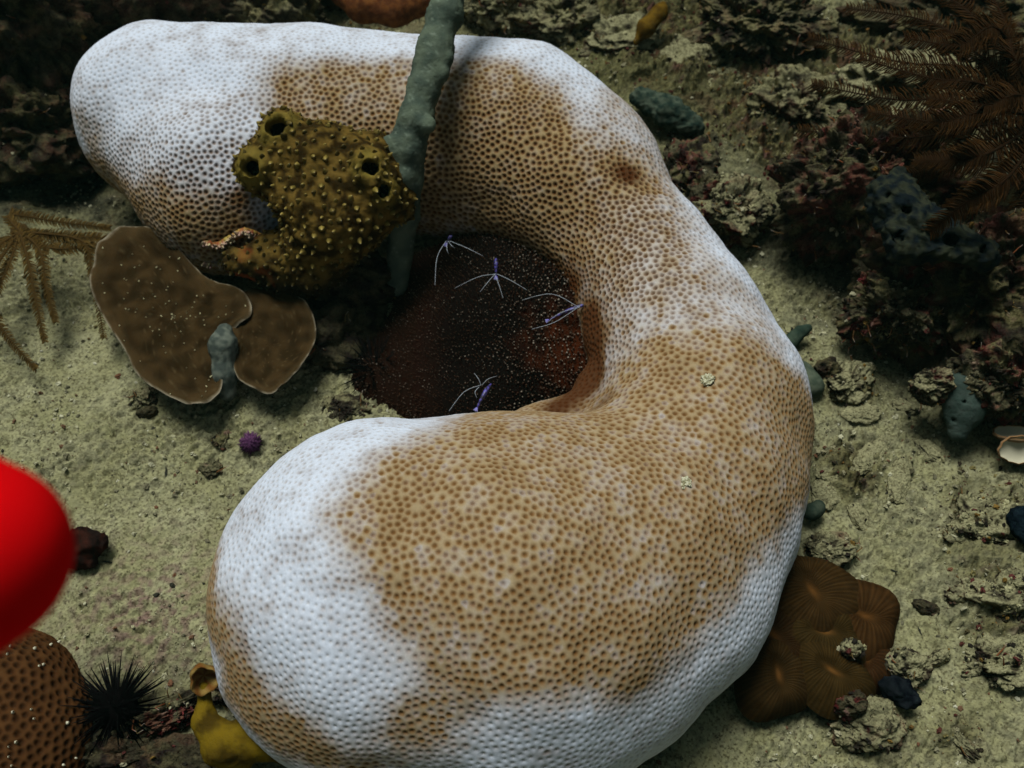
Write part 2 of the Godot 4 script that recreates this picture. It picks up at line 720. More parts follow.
# ---------------------------------------------------------------- materials
func noise_tex(n: FastNoiseLite, size: int, ramp: Array, normal := false) -> NoiseTexture2D:
	var t := NoiseTexture2D.new()
	t.width = size
	t.height = size
	t.seamless = true
	t.noise = n
	t.generate_mipmaps = false
	if ramp.size():
		var g := Gradient.new()
		g.offsets = PackedFloat32Array(ramp[0])
		g.colors = PackedColorArray(ramp[1])
		t.color_ramp = g
	return t

func fnl(kind: int, freq: float, seed_: int, oct := 1) -> FastNoiseLite:
	var n := FastNoiseLite.new()
	n.noise_type = kind
	n.frequency = freq
	n.seed = seed_
	n.fractal_type = FastNoiseLite.FRACTAL_NONE if oct <= 1 else FastNoiseLite.FRACTAL_FBM
	n.fractal_octaves = oct
	return n

func mat(rough: float, spec: float) -> StandardMaterial3D:
	var m := StandardMaterial3D.new()
	m.vertex_color_use_as_albedo = true
	m.vertex_color_is_srgb = true
	m.roughness = rough
	m.metallic_specular = spec
	return m

func build_materials() -> void:
	var grain := noise_tex(fnl(FastNoiseLite.TYPE_VALUE, 0.16, 3, 3), 1024, [[0.0, 0.28, 0.42, 0.6, 0.78, 1.0], [Color(0.35, 0.34, 0.32), Color(0.62, 0.6, 0.58), Color(0.86, 0.86, 0.86), Color(0.93, 0.93, 0.93), Color(1, 1, 0.98), Color(1, 1, 1)]])
	var bump := noise_tex(fnl(FastNoiseLite.TYPE_VALUE, 0.09, 9, 4), 1024, [])
	M.sand = mat(0.95, 0.15)
	M.sand.albedo_texture = grain
	M.sand.heightmap_enabled = true
	M.sand.heightmap_texture = bump
	M.sand.heightmap_scale = 0.20
	M.rock = mat(0.95, 0.08)
	M.rock.albedo_texture = grain
	M.rock.heightmap_enabled = true
	M.rock.heightmap_texture = bump
	M.rock.heightmap_scale = 0.22
	for k in ["sand", "rock"]:
		M[k].uv1_triplanar = true
		M[k].uv1_world_triplanar = true
		M[k].uv1_scale = Vector3.ONE * (4.0 if k == "sand" else 5.0)
	M.coral = mat(0.85, 0.1)
	M.soft = mat(0.85, 0.08)
	M.soft.heightmap_enabled = true
	M.soft.heightmap_texture = bump
	M.soft.heightmap_scale = 0.06
	M.soft.uv1_triplanar = true
	M.soft.uv1_world_triplanar = true
	M.soft.uv1_scale = Vector3.ONE * 8.0
	M.plain = mat(0.9, 0.1)
	M.chip = mat(0.9, 0.15)
	M.dark = mat(0.95, 0.08)
	M.red = mat(0.9, 0.05)
	M.leg = mat(0.4, 0.4)
	M.flesh = mat(0.3, 0.4)
	M.feather = mat(0.8, 0.15)
	M.feather.backlight_enabled = true
	M.feather.backlight = Color(0.25, 0.22, 0.15)

# ---------------------------------------------------------------- the big coral
var big := Chain.new()

func big_shape() -> void:
	big.k = 0.010
	var nodes := [[165, 115, 88], [310, 130, 98], [430, 138, 97], [515, 150, 102], [568, 182, 92], [630, 252, 74], [676, 336, 90], [700, 412, 108], [674, 500, 124], [622, 562, 150], [572, 586, 168], [520, 604, 190], [395, 600, 182]]
	var pts := []
	for a in nodes:
		var p := at(a[0], a[1], 0.045)
		pts.append([p, a[2] * scale_at(p)])
	for k in pts.size() - 1:
		big.seg(pts[k][0], pts[k + 1][0], pts[k][1], pts[k + 1][1])
	for a in [[165, 115, 82, 230, 186, 88], [230, 186, 88, 330, 150, 90], [600, 395, 30, 700, 412, 100], [540, 446, 42, 616, 418, 42], [720, 350, 60, 700, 470, 104]]:
		var p := at(a[0], a[1], 0.045)
		var q := at(a[3], a[4], 0.045)
		big.seg(p, q, a[2] * scale_at(p), a[5] * scale_at(q))

var open_spots := []
var rust_spots := []

func spots(list: Array, ch: Chain) -> Array:
	var out := []
	for a in list:
		var p := pick(a[0], a[1], ch)
		if p != Vector3.INF:
			out.append([p, a[2] * scale_at(p), a[3]])
	return out

func spot_sum(p: Vector3, list: Array) -> float:
	var s := 0.0
	for a in list:
		var e: float = p.distance_squared_to(a[0]) / (a[1] * a[1])
		if e < 4.0:
			s += a[2] * exp(-e * 1.1)
	return s

var pigment := Dots.new()
var pigment_v := PackedFloat32Array()

func spread_pigment() -> void:
	# how brown each stretch of tissue is, at points over the colony
	var areas := [[0.92, [326, 505, 385, 455, 440, 425, 520, 402, 600, 380, 640, 335, 700, 320, 780, 345, 812, 400, 812, 475, 800, 510, 755, 575, 705, 645, 640, 705, 560, 714, 490, 700, 440, 690, 395, 655, 380, 600, 336, 550]],
		[0.95, [376, 725, 400, 685, 450, 672, 476, 695, 462, 745, 400, 765]],
		[1.0, [205, 500, 220, 520, 236, 640, 268, 690, 330, 730, 400, 768, 330, 775, 240, 725, 195, 600]],
		[0.78, [246, 74, 300, 62, 420, 62, 520, 62, 570, 85, 592, 130, 590, 210, 600, 270, 575, 300, 540, 270, 400, 250, 400, 150, 300, 150]],
		[0.54, [590, 70, 650, 130, 690, 220, 760, 300, 790, 350, 700, 330, 640, 340, 600, 380, 580, 300, 600, 200]],
		[0.78, [70, 100, 120, 170, 200, 195, 250, 190, 270, 300, 190, 295, 100, 210]],
		[1.0, [612, 150, 632, 150, 646, 172, 640, 190, 618, 186, 608, 168]],
		[0.95, [788, 360, 815, 380, 818, 500, 798, 490, 792, 430]],
		[0.9, [540, 265, 580, 290, 606, 340, 596, 385, 540, 408, 520, 425, 480, 425, 480, 405, 575, 385, 584, 340]]]
	for a in areas:
		var poly := PackedVector2Array()
		for k in range(0, a[1].size(), 2):
			poly.append(Vector2(a[1][k], a[1][k + 1]))
		a[1] = poly
	pigment.s = 0.026
	rng.seed = 404
	for gy in range(16, 790, 17):
		for gx in range(60, 830, 17):
			var p := pick(gx, gy, big)
			if p == Vector3.INF:
				continue
			var w := 0.06
			for a in areas:
				if Geometry2D.is_point_in_polygon(Vector2(gx, gy), a[1]):
					w = a[0]
			pigment.add(p)
			pigment_v.append(w)

func pigment_at(p: Vector3) -> float:
	var s := 0.0
	var t := 1e-6
	for e in pigment.near(p, 1):
		var g := exp(-pigment.p[e].distance_squared_to(p) / 0.00022)
		s += g * pigment_v[e]
		t += g
	return s / t

func big_look(p: Vector3) -> Vector3:
	var n := nz.get_noise_3dv(p * 24.0) * 0.24 + nz.get_noise_3dv(p * 60.0) * 0.26 + nz.get_noise_3dv(p * 130.0) * 0.20
	var b := pigment_at(p)
	return Vector3(clampf(b * 1.06 + n * (0.20 + 0.85 * b * (1.2 - b)), 0.0, 1.2), clampf(spot_sum(p, open_spots) + n * 0.3, 0.0, 1.0), clampf(spot_sum(p, rust_spots) * 1.5 + n * 0.5, 0.0, 1.0))

func big_tint(l: Vector3, pit: float, bowl: float, p: Vector3) -> Color:
	var b := clampf(maxf(l.x, l.z * 1.4), 0.0, 1.0)
	var open := clampf(l.y, 0.0, 1.0)
	var white := Color(0.585, 0.61, 0.70)
	var wall := white.lerp(Color(0.345, 0.245, 0.125), clampf(b * 0.95 + open * 0.22, 0.0, 1.0))
	var cup := white.lerp(Color(0.195, 0.095, 0.027), clampf(b * 1.05 + open * 0.45, 0.0, 1.0))
	var c := wall.lerp(cup, bowl * 0.95)
	var mid := Color(0.36, 0.31, 0.26).lerp(Color(0.125, 0.052, 0.016), clampf(b * 1.0, 0.0, 1.0)).lerp(Color(0.075, 0.027, 0.008), open * 0.85)
	c = c.lerp(mid, clampf(pit * (0.55 + 0.45 * open + 0.22 * b), 0.0, 1.0))
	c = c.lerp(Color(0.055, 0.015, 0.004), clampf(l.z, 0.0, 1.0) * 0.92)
	return c * (1.0 + 0.12 * nz.get_noise_3dv(p * 700.0))

func build_big_coral() -> void:
	spread_pigment()
	open_spots = spots([[150, 170, 70, 0.55], [200, 220, 60, 0.9], [120, 180, 40, 0.6], [240, 180, 60, 0.6], [230, 120, 50, 0.25], [300, 100, 50, 0.35], [360, 110, 60, 0.5], [450, 190, 70, 1.0], [500, 120, 70, 0.55], [560, 160, 60, 0.55], [520, 230, 60, 1.0], [590, 230, 50, 0.85], [640, 220, 60, 0.7], [600, 290, 40, 0.8], [660, 280, 50, 0.55], [620, 340, 40, 0.45], [630, 170, 30, 0.5]], big)
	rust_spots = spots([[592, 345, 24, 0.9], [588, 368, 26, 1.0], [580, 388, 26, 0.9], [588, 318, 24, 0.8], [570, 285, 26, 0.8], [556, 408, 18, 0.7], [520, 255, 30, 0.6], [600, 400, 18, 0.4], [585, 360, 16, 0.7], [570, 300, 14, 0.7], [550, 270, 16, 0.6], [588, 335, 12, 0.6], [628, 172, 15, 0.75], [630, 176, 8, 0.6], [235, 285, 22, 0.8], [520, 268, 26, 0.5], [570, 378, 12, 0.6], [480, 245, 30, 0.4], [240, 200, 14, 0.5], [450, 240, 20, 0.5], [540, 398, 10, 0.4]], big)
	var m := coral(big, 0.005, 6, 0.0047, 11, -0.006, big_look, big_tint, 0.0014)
	var base := at(512, 400, 0.0)
	var t := thing("bleached_boulder_coral", "huge curved boulder coral, bleached white with tan patches, dotted with pits, lying on sand", "coral", base)
	commit("coral_body", m, M.coral, t, base)

# ---------------------------------------------------------------- things on and round the coral
func front(px: float, py: float, off: float) -> Vector3:
	return pick(px, py, big) - ray(px, py).normalized() * off

func speck(p: Vector3, f: float) -> float:
	return nz.get_noise_3dv(p * f)

func build_rope_sponge() -> void:
	var ch := Chain.new()
	ch.k = 0.006
	var list := [[397, 285, 0.014, 12], [400, 255, 0.04, 13], [404, 215, 0.08, 16], [407, 178, 0.115, 17], [406, 150, 0.135, 20], [416, 118, 0.155, 18], [424, 88, 0.168, 17], [432, 62, 0.178, 19], [436, 46, 0.184, 19], [439, 32, 0.189, 15], [445, 15, 0.195, 19], [450, -8, 0.203, 15], [462, -50, 0.215, 17], [468, -80, 0.22, 15]]
	for k in list.size() - 1:
		var p := at(list[k][0], list[k][1], list[k][2])
		var q := at(list[k + 1][0], list[k + 1][1], list[k + 1][2])
		ch.seg(p, q, list[k][3] * scale_at(p) * 0.92, list[k + 1][3] * scale_at(q) * 0.92)
	for b in [[386, 143, 0.142, 6], [440, 74, 0.178, 8], [427, 125, 0.16, 8], [402, 176, 0.125, 9], [448, 58, 0.184, 5]]:
		var p := at(b[0], b[1], b[2])
		ch.seg(p, p + Vector3(0.001, 0, 0), b[3] * scale_at(p), b[3] * scale_at(p))
	var base := at(397, 287, 0.0)
	var m := blob(ch, 0.0026, func(p): return 0.0011 * fb.get_noise_3dv(p * 70.0) + 0.0006 * nz.get_noise_3dv(p * 260.0), func(p, n):
		var c := Color(0.098, 0.118, 0.082).lerp(Color(0.052, 0.068, 0.052), clampf(0.4 + 0.9 * speck(p, 60.0), 0.0, 1.0))
		return c.lerp(Color(0.17, 0.20, 0.15), sst(0.45, 0.8, speck(p, 420.0)) * 0.7))
	var t := thing("rope_sponge", "grey green knobbly rope sponge rising in front of the big coral's upper arm", "sponge", base)
	commit("sponge_branch", m, M.soft, t, base)

func build_yellow_sponge() -> void:
	var ch := Chain.new()
	ch.k = 0.016
	var nodes := [[281, 135, 0.128, 24], [260, 168, 0.118, 20], [320, 165, 0.122, 34], [365, 172, 0.118, 36], [388, 196, 0.105, 25], [335, 212, 0.098, 44], [312, 256, 0.060, 34], [278, 262, 0.050, 26], [238, 262, 0.062, 14]]
	for l in [[0, 2], [1, 2], [2, 3], [3, 4], [4, 5], [2, 5], [5, 6], [6, 7], [7, 8], [1, 5]]:
		var a = nodes[l[0]]
		var b = nodes[l[1]]
		var p := at(a[0], a[1], a[2])
		var q := at(b[0], b[1], b[2])
		ch.seg(p, q, a[3] * scale_at(p), b[3] * scale_at(q))
	var mouths := []
	for o in [[280, 131, 10.5], [253, 168, 9.5], [369, 168, 9.0], [383, 191, 8.0]]:
		var p := pick(o[0], o[1], ch)
		var n := (grad(ch, p).normalized() * 0.5 - ray(o[0], o[1]).normalized() * 0.8).normalized()
		mouths.append([p, n, o[2] * scale_at(p)])
	for o in mouths:
		ch.seg(o[0] - o[1] * 0.004, o[0] + o[1] * 0.0035, o[2] * 1.75, o[2] * 1.5)
	for o in mouths:
		ch.hole(o[0] + o[1] * 0.02, -o[1] * 0.05, o[2] * 1.02)
	var skin := func(p: Vector3, n: Vector3) -> Color:
		var c := Color(0.128, 0.078, 0.017).lerp(Color(0.024, 0.014, 0.004), clampf(0.55 + 1.3 * nz.get_noise_3dv(p * 75.0) + 0.5 * nz.get_noise_3dv(p * 200.0), 0.0, 1.0))
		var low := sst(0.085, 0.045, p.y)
		c = c.lerp(Color(0.016, 0.012, 0.007), low * 0.92)  # underside shade painted in: colour darkens towards the sponge's lower part
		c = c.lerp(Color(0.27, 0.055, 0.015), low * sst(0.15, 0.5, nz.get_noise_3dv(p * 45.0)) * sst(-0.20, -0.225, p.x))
		for o in mouths:
			var e: float = (p - o[0]).length() / o[2]
			c = c.lerp(Color(0.18, 0.132, 0.026), sst(2.6, 1.35, e) * 0.9)
			if (p - o[0]).dot(o[1]) < -0.004 and e < 4.0 and ((p - o[0]) - o[1] * (p - o[0]).dot(o[1])).length() < o[2] * 1.1:
				c = Color(0.012, 0.009, 0.008)
		return c
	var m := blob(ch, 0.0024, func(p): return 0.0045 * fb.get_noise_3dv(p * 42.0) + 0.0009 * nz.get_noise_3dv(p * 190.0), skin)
	var base := at(330, 250, 0.02)
	var t := thing("yellow_sponge", "mustard brown spiky sponge with four round openings clinging to the coral's upper arm", "sponge", base)
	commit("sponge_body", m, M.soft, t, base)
	rng.seed = 77                                  # blunt spikes all over the body
	var sp := Mx.new()
	var placed := []
	for k in 9000:
		var v := rng.randi_range(0, m.v.size() - 1)
		var p := m.v[v]
		var n := m.n[v]
		var free := p.y > 0.03 and n.dot(fwd) < 0.4
		for o in mouths:
			if p.distance_to(o[0]) < o[2] * 1.9:
				free = false
		for e in placed:
			if e.distance_squared_to(p) < 0.000056:
				free = false
				break
		if free:
			placed.append(p)
			var l := rng.randf_range(0.0018, 0.0034)
			var w := rng.randf_range(0.0022, 0.0036)
			var tip := p + (n + Vector3(rng.randfn(0, 0.2), rng.randfn(0, 0.2), rng.randfn(0, 0.2))) * l
			var y := rng.randf() * sst(0.06, 0.10, p.y)
			var dim := 0.25 + 0.75 * sst(0.05, 0.09, p.y)  # lower spikes darkened to match the painted shade
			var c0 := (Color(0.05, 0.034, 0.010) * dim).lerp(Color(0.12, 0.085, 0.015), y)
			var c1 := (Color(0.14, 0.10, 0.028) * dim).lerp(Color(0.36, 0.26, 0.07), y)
			cone(p - n * 0.0008, p.lerp(tip, 0.35), w, w * 0.55, 7, sp, c0, c0.lerp(c1, 0.5))
			cone(p.lerp(tip, 0.35), p.lerp(tip, 0.8), w * 0.55, w * 0.28, 7, sp, c0.lerp(c1, 0.5), c1)
			cone(p.lerp(tip, 0.8), tip, w * 0.28, w * 0.05, 7, sp, c1, c1.lightened(0.12))
	var spikes := commit("spikes", sp, M.plain, t, base)
	spikes.set_meta("kind", "stuff")
	for o in mouths:
		var ring := Mx.new()
		var pts := PackedVector3Array()
		var side: Vector3 = o[1].cross(Vector3(0.3, 0.2, 0.9)).normalized()
		var up2: Vector3 = o[1].cross(side)
		for k in 13:
			var a := TAU * k / 12.0
			pts.append(o[0] + o[1] * (0.0032 + 0.0006 * sin(a * 3.0)) + (side * cos(a) + up2 * sin(a)) * o[2] * (1.16 + 0.05 * sin(a * 2.0 + o[2] * 900.0)))
		var rr := PackedFloat32Array()
		rr.resize(13)
		rr.fill(o[2] * 0.17)
		ring = tube(pts, rr, 8, 3, 0.3)
		paint(ring, Color(0.20, 0.145, 0.03))
		commit("osculum_rim", ring, M.soft, t, base)
	# crusty frilled growth at its lower left
	var fr := Mx.new()
	for row in 2:
		for k in 40:
			var u := k / 39.0
			var px := lerpf(205, 262, u)
			var p := front(px, (243 if row == 0 else 262) + 5.0 * sin(u * 7.0) - u * 8.0, 0.003 + 0.006 * u)
			if p == Vector3.INF or not is_finite(p.x):
				continue
			for e in 3:
				var dir := Vector3(rng.randfn(0, 0.6), rng.randf_range(-0.1, 1.0), rng.randf_range(0.2, 1.2)).normalized()
				var c := Color(0.33, 0.23, 0.05).lerp(Color(0.25, 0.06, 0.02), rng.randf())
				cone(p - dir * 0.003, p + dir * rng.randf_range(0.002, 0.006), rng.randf_range(0.002, 0.004), 0.0008, 5, fr, c, c.lightened(0.2))
	var frill := commit("crusty_frill", fr, M.plain, t, base)
	frill.set_meta("label", "crusty orange and yellow frill at the sponge's lower left edge")

func lobe_plate(outline: Array, hc: float, slope: Vector2, thick: float, seed_: int) -> Mx:
	# a thin plate over that outline, given in picture points on a tilted plane
	var pts := PackedVector3Array()
	var mid := Vector2.ZERO
	for o in outline:
		mid += Vector2(o[0], o[1]) / outline.size()
	var c3 := at(mid.x, mid.y, hc)
	var ring := []
	var n := outline.size()
	var total := n * 6
	for k in total:
		var s := k / 6
		var t := (k % 6) / 6.0
		var a := Vector2(outline[(s + n - 1) % n][0], outline[(s + n - 1) % n][1])
		var b := Vector2(outline[s][0], outline[s][1])
		var c := Vector2(outline[(s + 1) % n][0], outline[(s + 1) % n][1])
		var d := Vector2(outline[(s + 2) % n][0], outline[(s + 2) % n][1])
		ring.append(b.cubic_interpolate(c, a, d, t))
	var m := Mx.new()
	var rows := 26
	for side in 2:
		for j in rows + 1:
			var u := float(j) / rows
			for k in total:
				var q: Vector2 = mid.lerp(ring[k], u)
				var p := at(q.x, q.y, hc)
				var h := (p.x - c3.x) * slope.x + (p.z - c3.z) * slope.y
				h += 0.005 * nz.get_noise_2d(p.x * 22.0 + seed_, p.z * 22.0) + 0.0022 * nz.get_noise_2d(p.x * 60.0, p.z * 60.0 + seed_) + 0.0007 * fb.get_noise_2d(p.x * 250.0, p.z * 250.0)
				h += 0.006 * pow(u, 5.0) + 0.0007 * sin(u * 34.0 + 2.0 * nz.get_noise_2d(p.x * 30.0, p.z * 30.0)) * u
				var th := thick * sqrt(maxf(0.0, 1.0 - pow(u, 14.0)))
				p.y += h + (th * 0.5 if side == 0 else -th * 0.5)
				m.v.append(p)
				var c := Color(0.041, 0.024, 0.009).lerp(Color(0.022, 0.013, 0.005), clampf(0.5 + 1.2 * nz.get_noise_2d(p.x * 50.0, p.z * 50.0), 0.0, 1.0))
				c = c.lerp(Color(0.095, 0.066, 0.03), sst(0.35, 0.6, fb.get_noise_2d(p.x * 300.0, p.z * 300.0)) * 0.6)
				c = c.lerp(Color(0.25, 0.21, 0.15), sst(0.968, 0.995, u) * clampf(0.75 + nz.get_noise_2d(p.x * 90.0, p.z * 90.0), 0.15, 1.0))
				c = c.lerp(Color(0.066, 0.041, 0.017), sst(0.8, 0.93, u) * 0.5 * sst(0.99, 0.96, u))
				m.c.append(c)
		var o := side * (rows + 1) * total
		for j in rows:
			for k in total:
				var a := o + j * total + k
				var b := o + j * total + (k + 1) % total
				if side == 0:
					m.i.append_array([a, a + total, b, b, a + total, b + total])
				else:
					m.i.append_array([a, b, a + total, b, b + total, a + total])
	smooth(m)
	var f := (m.v[total * 3 + 10] - m.v[0]).cross(m.v[total * 3 + 40] - m.v[0])
	if m.n[total * 5].y < 0.0:
		for t in range(0, m.i.size(), 3):
			var x := m.i[t + 1]
			m.i[t + 1] = m.i[t + 2]
			m.i[t + 2] = x
		smooth(m)
	return m

func build_plate_coral() -> void:
	var base := bed(205, 340)
	var t := thing("plate_coral", "dark brown two lobed plate coral with a pale rim beneath the coral's white end", "coral", base)
	var a := lobe_plate([[97, 268], [106, 245], [128, 234], [150, 236], [172, 246], [195, 270], [222, 290], [248, 300], [252, 320], [230, 335], [221, 356], [223, 382], [213, 400], [194, 404], [166, 396], [140, 378], [126, 352], [104, 318], [94, 292]], 0.034, Vector2(0.03, -0.06), 0.006, 3)
	commit("plate_lobe", a, M.soft, t, base)
	var b := lobe_plate([[240, 302], [262, 292], [290, 296], [310, 312], [317, 332], [313, 354], [302, 372], [286, 388], [270, 397], [256, 391], [240, 382], [234, 364], [234, 340], [236, 318]], 0.030, Vector2(0.02, -0.02), 0.006, 9)
	var lb := commit("plate_lobe", b, M.soft, t, base)
	lb.set_meta("label", "smaller rounded right lobe, in shade")
	var st := Chain.new()
	st.seg(base + Vector3(-0.01, -0.02, -0.02), base + Vector3(-0.005, 0.010, -0.02), 0.02, 0.014)
	var m := blob(st, 0.006, func(_q): return 0.0, func(_p, _n): return Color(0.05, 0.035, 0.02))
	commit("stalk", m, M.soft, t, base)
	rng.seed = 5
	var sg := Mx.new()
	for k in 90:                                    # pale sand grains lying on the plate
		var v := rng.randi_range(0, a.v.size() / 2 - 1)
		var p := a.v[v]
		cone(p, p + Vector3(rng.randfn(0, 0.0006), 0.0009, rng.randfn(0, 0.0006)), 0.0008, 0.0004, 4, sg, Color(0.4, 0.36, 0.2), Color(0.45, 0.4, 0.25))
	commit("sand_grains", sg, M.plain, t, base).set_meta("kind", "stuff")
	var ch := Chain.new()
	var p0 := at(224, 374, 0.030)
	var p1 := at(223, 345, 0.044)
	var p2 := at(225, 330, 0.046)
	ch.k = 0.008
	ch.seg(at(227, 392, 0.018), p0, 0.008, 0.0095)
	ch.seg(p0, p1, 0.0095, 0.011)
	ch.seg(p1, p2, 0.011, 0.006)
	var sm := blob(ch, 0.002, func(p): return 0.0012 * fb.get_noise_3dv(p * 110.0), func(p, n): return Color(0.048, 0.058, 0.048).lerp(Color(0.13, 0.14, 0.11), clampf(0.3 + speck(p, 140.0), 0, 1)))
	var g := thing("grey_sponge_knob", "small grey sponge knob wedged between the two plate coral lobes", "sponge", at(225, 385, 0.02))
	commit("sponge_body", sm, M.soft, g, g.position)

func build_dark_coral() -> void:
	var ch := Chain.new()
	ch.k = 0.03
	for a in [[410, 375, -0.042, 0.052, 470, 350, -0.022, 0.060], [470, 350, -0.022, 0.060, 540, 330, -0.012, 0.062], [540, 330, -0.012, 0.062, 570, 330, -0.005, 0.05], [540, 360, -0.012, 0.055, 500, 290, -0.02, 0.055], [500, 290, -0.02, 0.055, 440, 300, -0.03, 0.05], [400, 400, -0.042, 0.05, 480, 420, -0.03, 0.05], [480, 420, -0.03, 0.05, 570, 385, -0.01, 0.048]]:
		ch.seg(at(a[0], a[1], a[2]), at(a[4], a[5], a[6]), a[3], a[7])
	var d := nets(ch, 0.005, -0.012)
	var m := Mx.new()
	m.v = d.v
	m.n = d.n
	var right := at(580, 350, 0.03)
	m.c.resize(m.v.size())
	for k in m.v.size():
		var p := m.v[k]
		m.v[k] += m.n[k] * 0.002 * nz.get_noise_3dv(p * 120.0)
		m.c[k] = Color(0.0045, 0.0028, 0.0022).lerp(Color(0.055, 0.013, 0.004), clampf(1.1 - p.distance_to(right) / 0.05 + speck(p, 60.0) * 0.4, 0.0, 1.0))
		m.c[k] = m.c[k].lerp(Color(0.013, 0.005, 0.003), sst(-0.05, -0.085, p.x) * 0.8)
	var q: PackedInt32Array = d.q
	for k in q.size() / 4:
		m.i.append_array([q[k * 4], q[k * 4 + 1], q[k * 4 + 2], q[k * 4], q[k * 4 + 2], q[k * 4 + 3]])
	var base := at(490, 345, 0.0)
	var t := thing("dark_polyp_coral", "dark red brown coral with tiny pale polyp tips inside the big coral's hollow", "coral", base)
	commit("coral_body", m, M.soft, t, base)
	var dots := spread(d, ch, 0.0022, 4, 1)
	var tip := Mx.new()
	tip = rock(Vector3.ONE, 3, 0.1, 1, func(_p, _n): return Color.WHITE)
	var stem := Mx.new()
	cone(Vector3.ZERO, Vector3.UP, 0.5, 0.3, 6, stem, Color.WHITE, Color.WHITE)
	rng.seed = 12
	var w1 := []
	var w2 := []
	var c1 := PackedColorArray()
	var c2 := PackedColorArray()
	for p in dots.p:
		if p.y < -0.005 or rng.randf() < 0.1:
			continue
		var n := grad(ch, p).normalized()
		var h := rng.randf_range(0.0018, 0.0040)
		var s := rng.randf_range(0.00035, 0.00080) * (0.7 + 0.5 * sst(-0.04, 0.05, p.x))
		var lean := (n + Vector3(rng.randfn(0, 0.3), rng.randfn(0, 0.3), rng.randfn(0, 0.3))).normalized()
		w1.append(Transform3D(rand_basis(Vector3.ONE * s), p + lean * h))
		c1.append(Color(0.045, 0.022, 0.012).lerp(Color(0.32, 0.27, 0.21), pow(rng.randf(), 3.0) * clampf(0.35 + 0.55 * sst(-0.07, 0.05, p.x) + 0.9 * nz.get_noise_3dv(p * 45.0), 0.03, 1.0)))  # tips paler to the right: light falloff put into colour, plus clump noise
		var y := lean
		var x := y.cross(Vector3(0.2, 0.3, 0.9)).normalized()
		w2.append(Transform3D(Basis(x * s * 1.8, y * h, x.cross(y) * s * 1.8), p - n * 0.0006))
		c2.append(Color(0.018, 0.008, 0.004).lerp(Color(0.055, 0.02, 0.008), rng.randf()))
	scatter("polyp_tips", to_mesh(tip, M.chip), w1, c1, t).position = -base
	scatter("polyp_stems", to_mesh(stem, M.chip), w2, c2, t).position = -base

func build_shrimps() -> void:
	# each: body axis and legs, from picture points at a height
	var list := [
		["violet cleaner shrimp with four white legs spread, nearest the coral's upper arm", [496, 258, 0.062], [496, 276, 0.056], 2.6, [[[496, 274], [478, 277], [455, 288]], [[495, 274], [488, 282], [480, 292]], [[495, 275], [499, 285], [503, 298]], [[497, 274], [510, 280], [527, 290]]]],
		["faint glassy shrimp with drooping white legs beside the grey green rope sponge", [452, 236, 0.070], [447, 243, 0.066], 2.0, [[[446, 241], [437, 258], [435, 285]], [[447, 242], [447, 250], [449, 254]], [[448, 241], [452, 246], [455, 248]], [[450, 241], [467, 248], [483, 256]]]],
		["blue and violet cleaner shrimp with long white feelers at the hollow's right edge", [590, 303, 0.066], [549, 320, 0.055], 2.4, [[[578, 307], [552, 294], [522, 300]], [[580, 306], [555, 322], [532, 329]], [[580, 307], [560, 313], [548, 322]], [[584, 304], [592, 302], [600, 300]]]],
		["bright violet cleaner shrimp with white legs just above the lower arm's edge", [491, 384, 0.062], [477, 408, 0.060], 3.0, [[[481, 385], [464, 392], [449, 411]], [[481, 385], [478, 378], [474, 373]], [[482, 385], [488, 379], [497, 376]], [[479, 387], [475, 392], [477, 398]]]],
	]
	rng.seed = 21
	for s in list:
		var a := at(s[1][0], s[1][1], s[1][2])
		var b := at(s[2][0], s[2][1], s[2][2])
		var base := (a + b) * 0.5
		var t := thing("cleaner_shrimp", s[0], "shrimp", base)
		var px := scale_at(base)
		var pts := PackedVector3Array()
		var rr := PackedFloat32Array()
		for k in 7:
			var u := k / 6.0
			pts.append(a.lerp(b, u) + Vector3(0, 0.0022 * sin(u * PI), 0))
			rr.append(0.8 * s[3] * px * [0.3, 0.75, 1.0, 0.95, 0.7, 0.5, 0.25][k])
		var body := tube(pts, rr, 8, 4)
		body.c.resize(body.v.size())
		for k in body.v.size():
			var band := sst(-0.15, 0.3, nz.get_noise_3dv((body.v[k] - base) * 420.0 + a * 50.0))
			body.c[k] = Color(0.02, 0.018, 0.035).lerp(Color(0.10, 0.075, 0.36), band)
		commit("body", body, M.flesh, t, base)
		var fan := Mx.new()
		for e in 3:
			var dir := (b - a).normalized().rotated(Vector3.UP, (e - 1) * 0.5)
			cone(b, b + dir * 4.0 * px, 1.2 * px, 0.6 * px, 5, fan, Color(0.12, 0.09, 0.4), Color(0.35, 0.33, 0.6))
		commit("tail_fan", fan, M.flesh, t, base)
		for l in s[4]:
			var lp := PackedVector3Array()
			var lr := PackedFloat32Array()
			for k in 3:
				lp.append(at(l[k][0], l[k][1], s[1][2] + [0.0, 0.004, 0.001][k]))
				lr.append(0.00021 * [1.0, 0.9, 0.45][k])
			var leg := tube(lp, lr, 5, 6)
			paint(leg, Color(0.42, 0.44, 0.48))
			commit("leg", leg, M.leg, t, base)

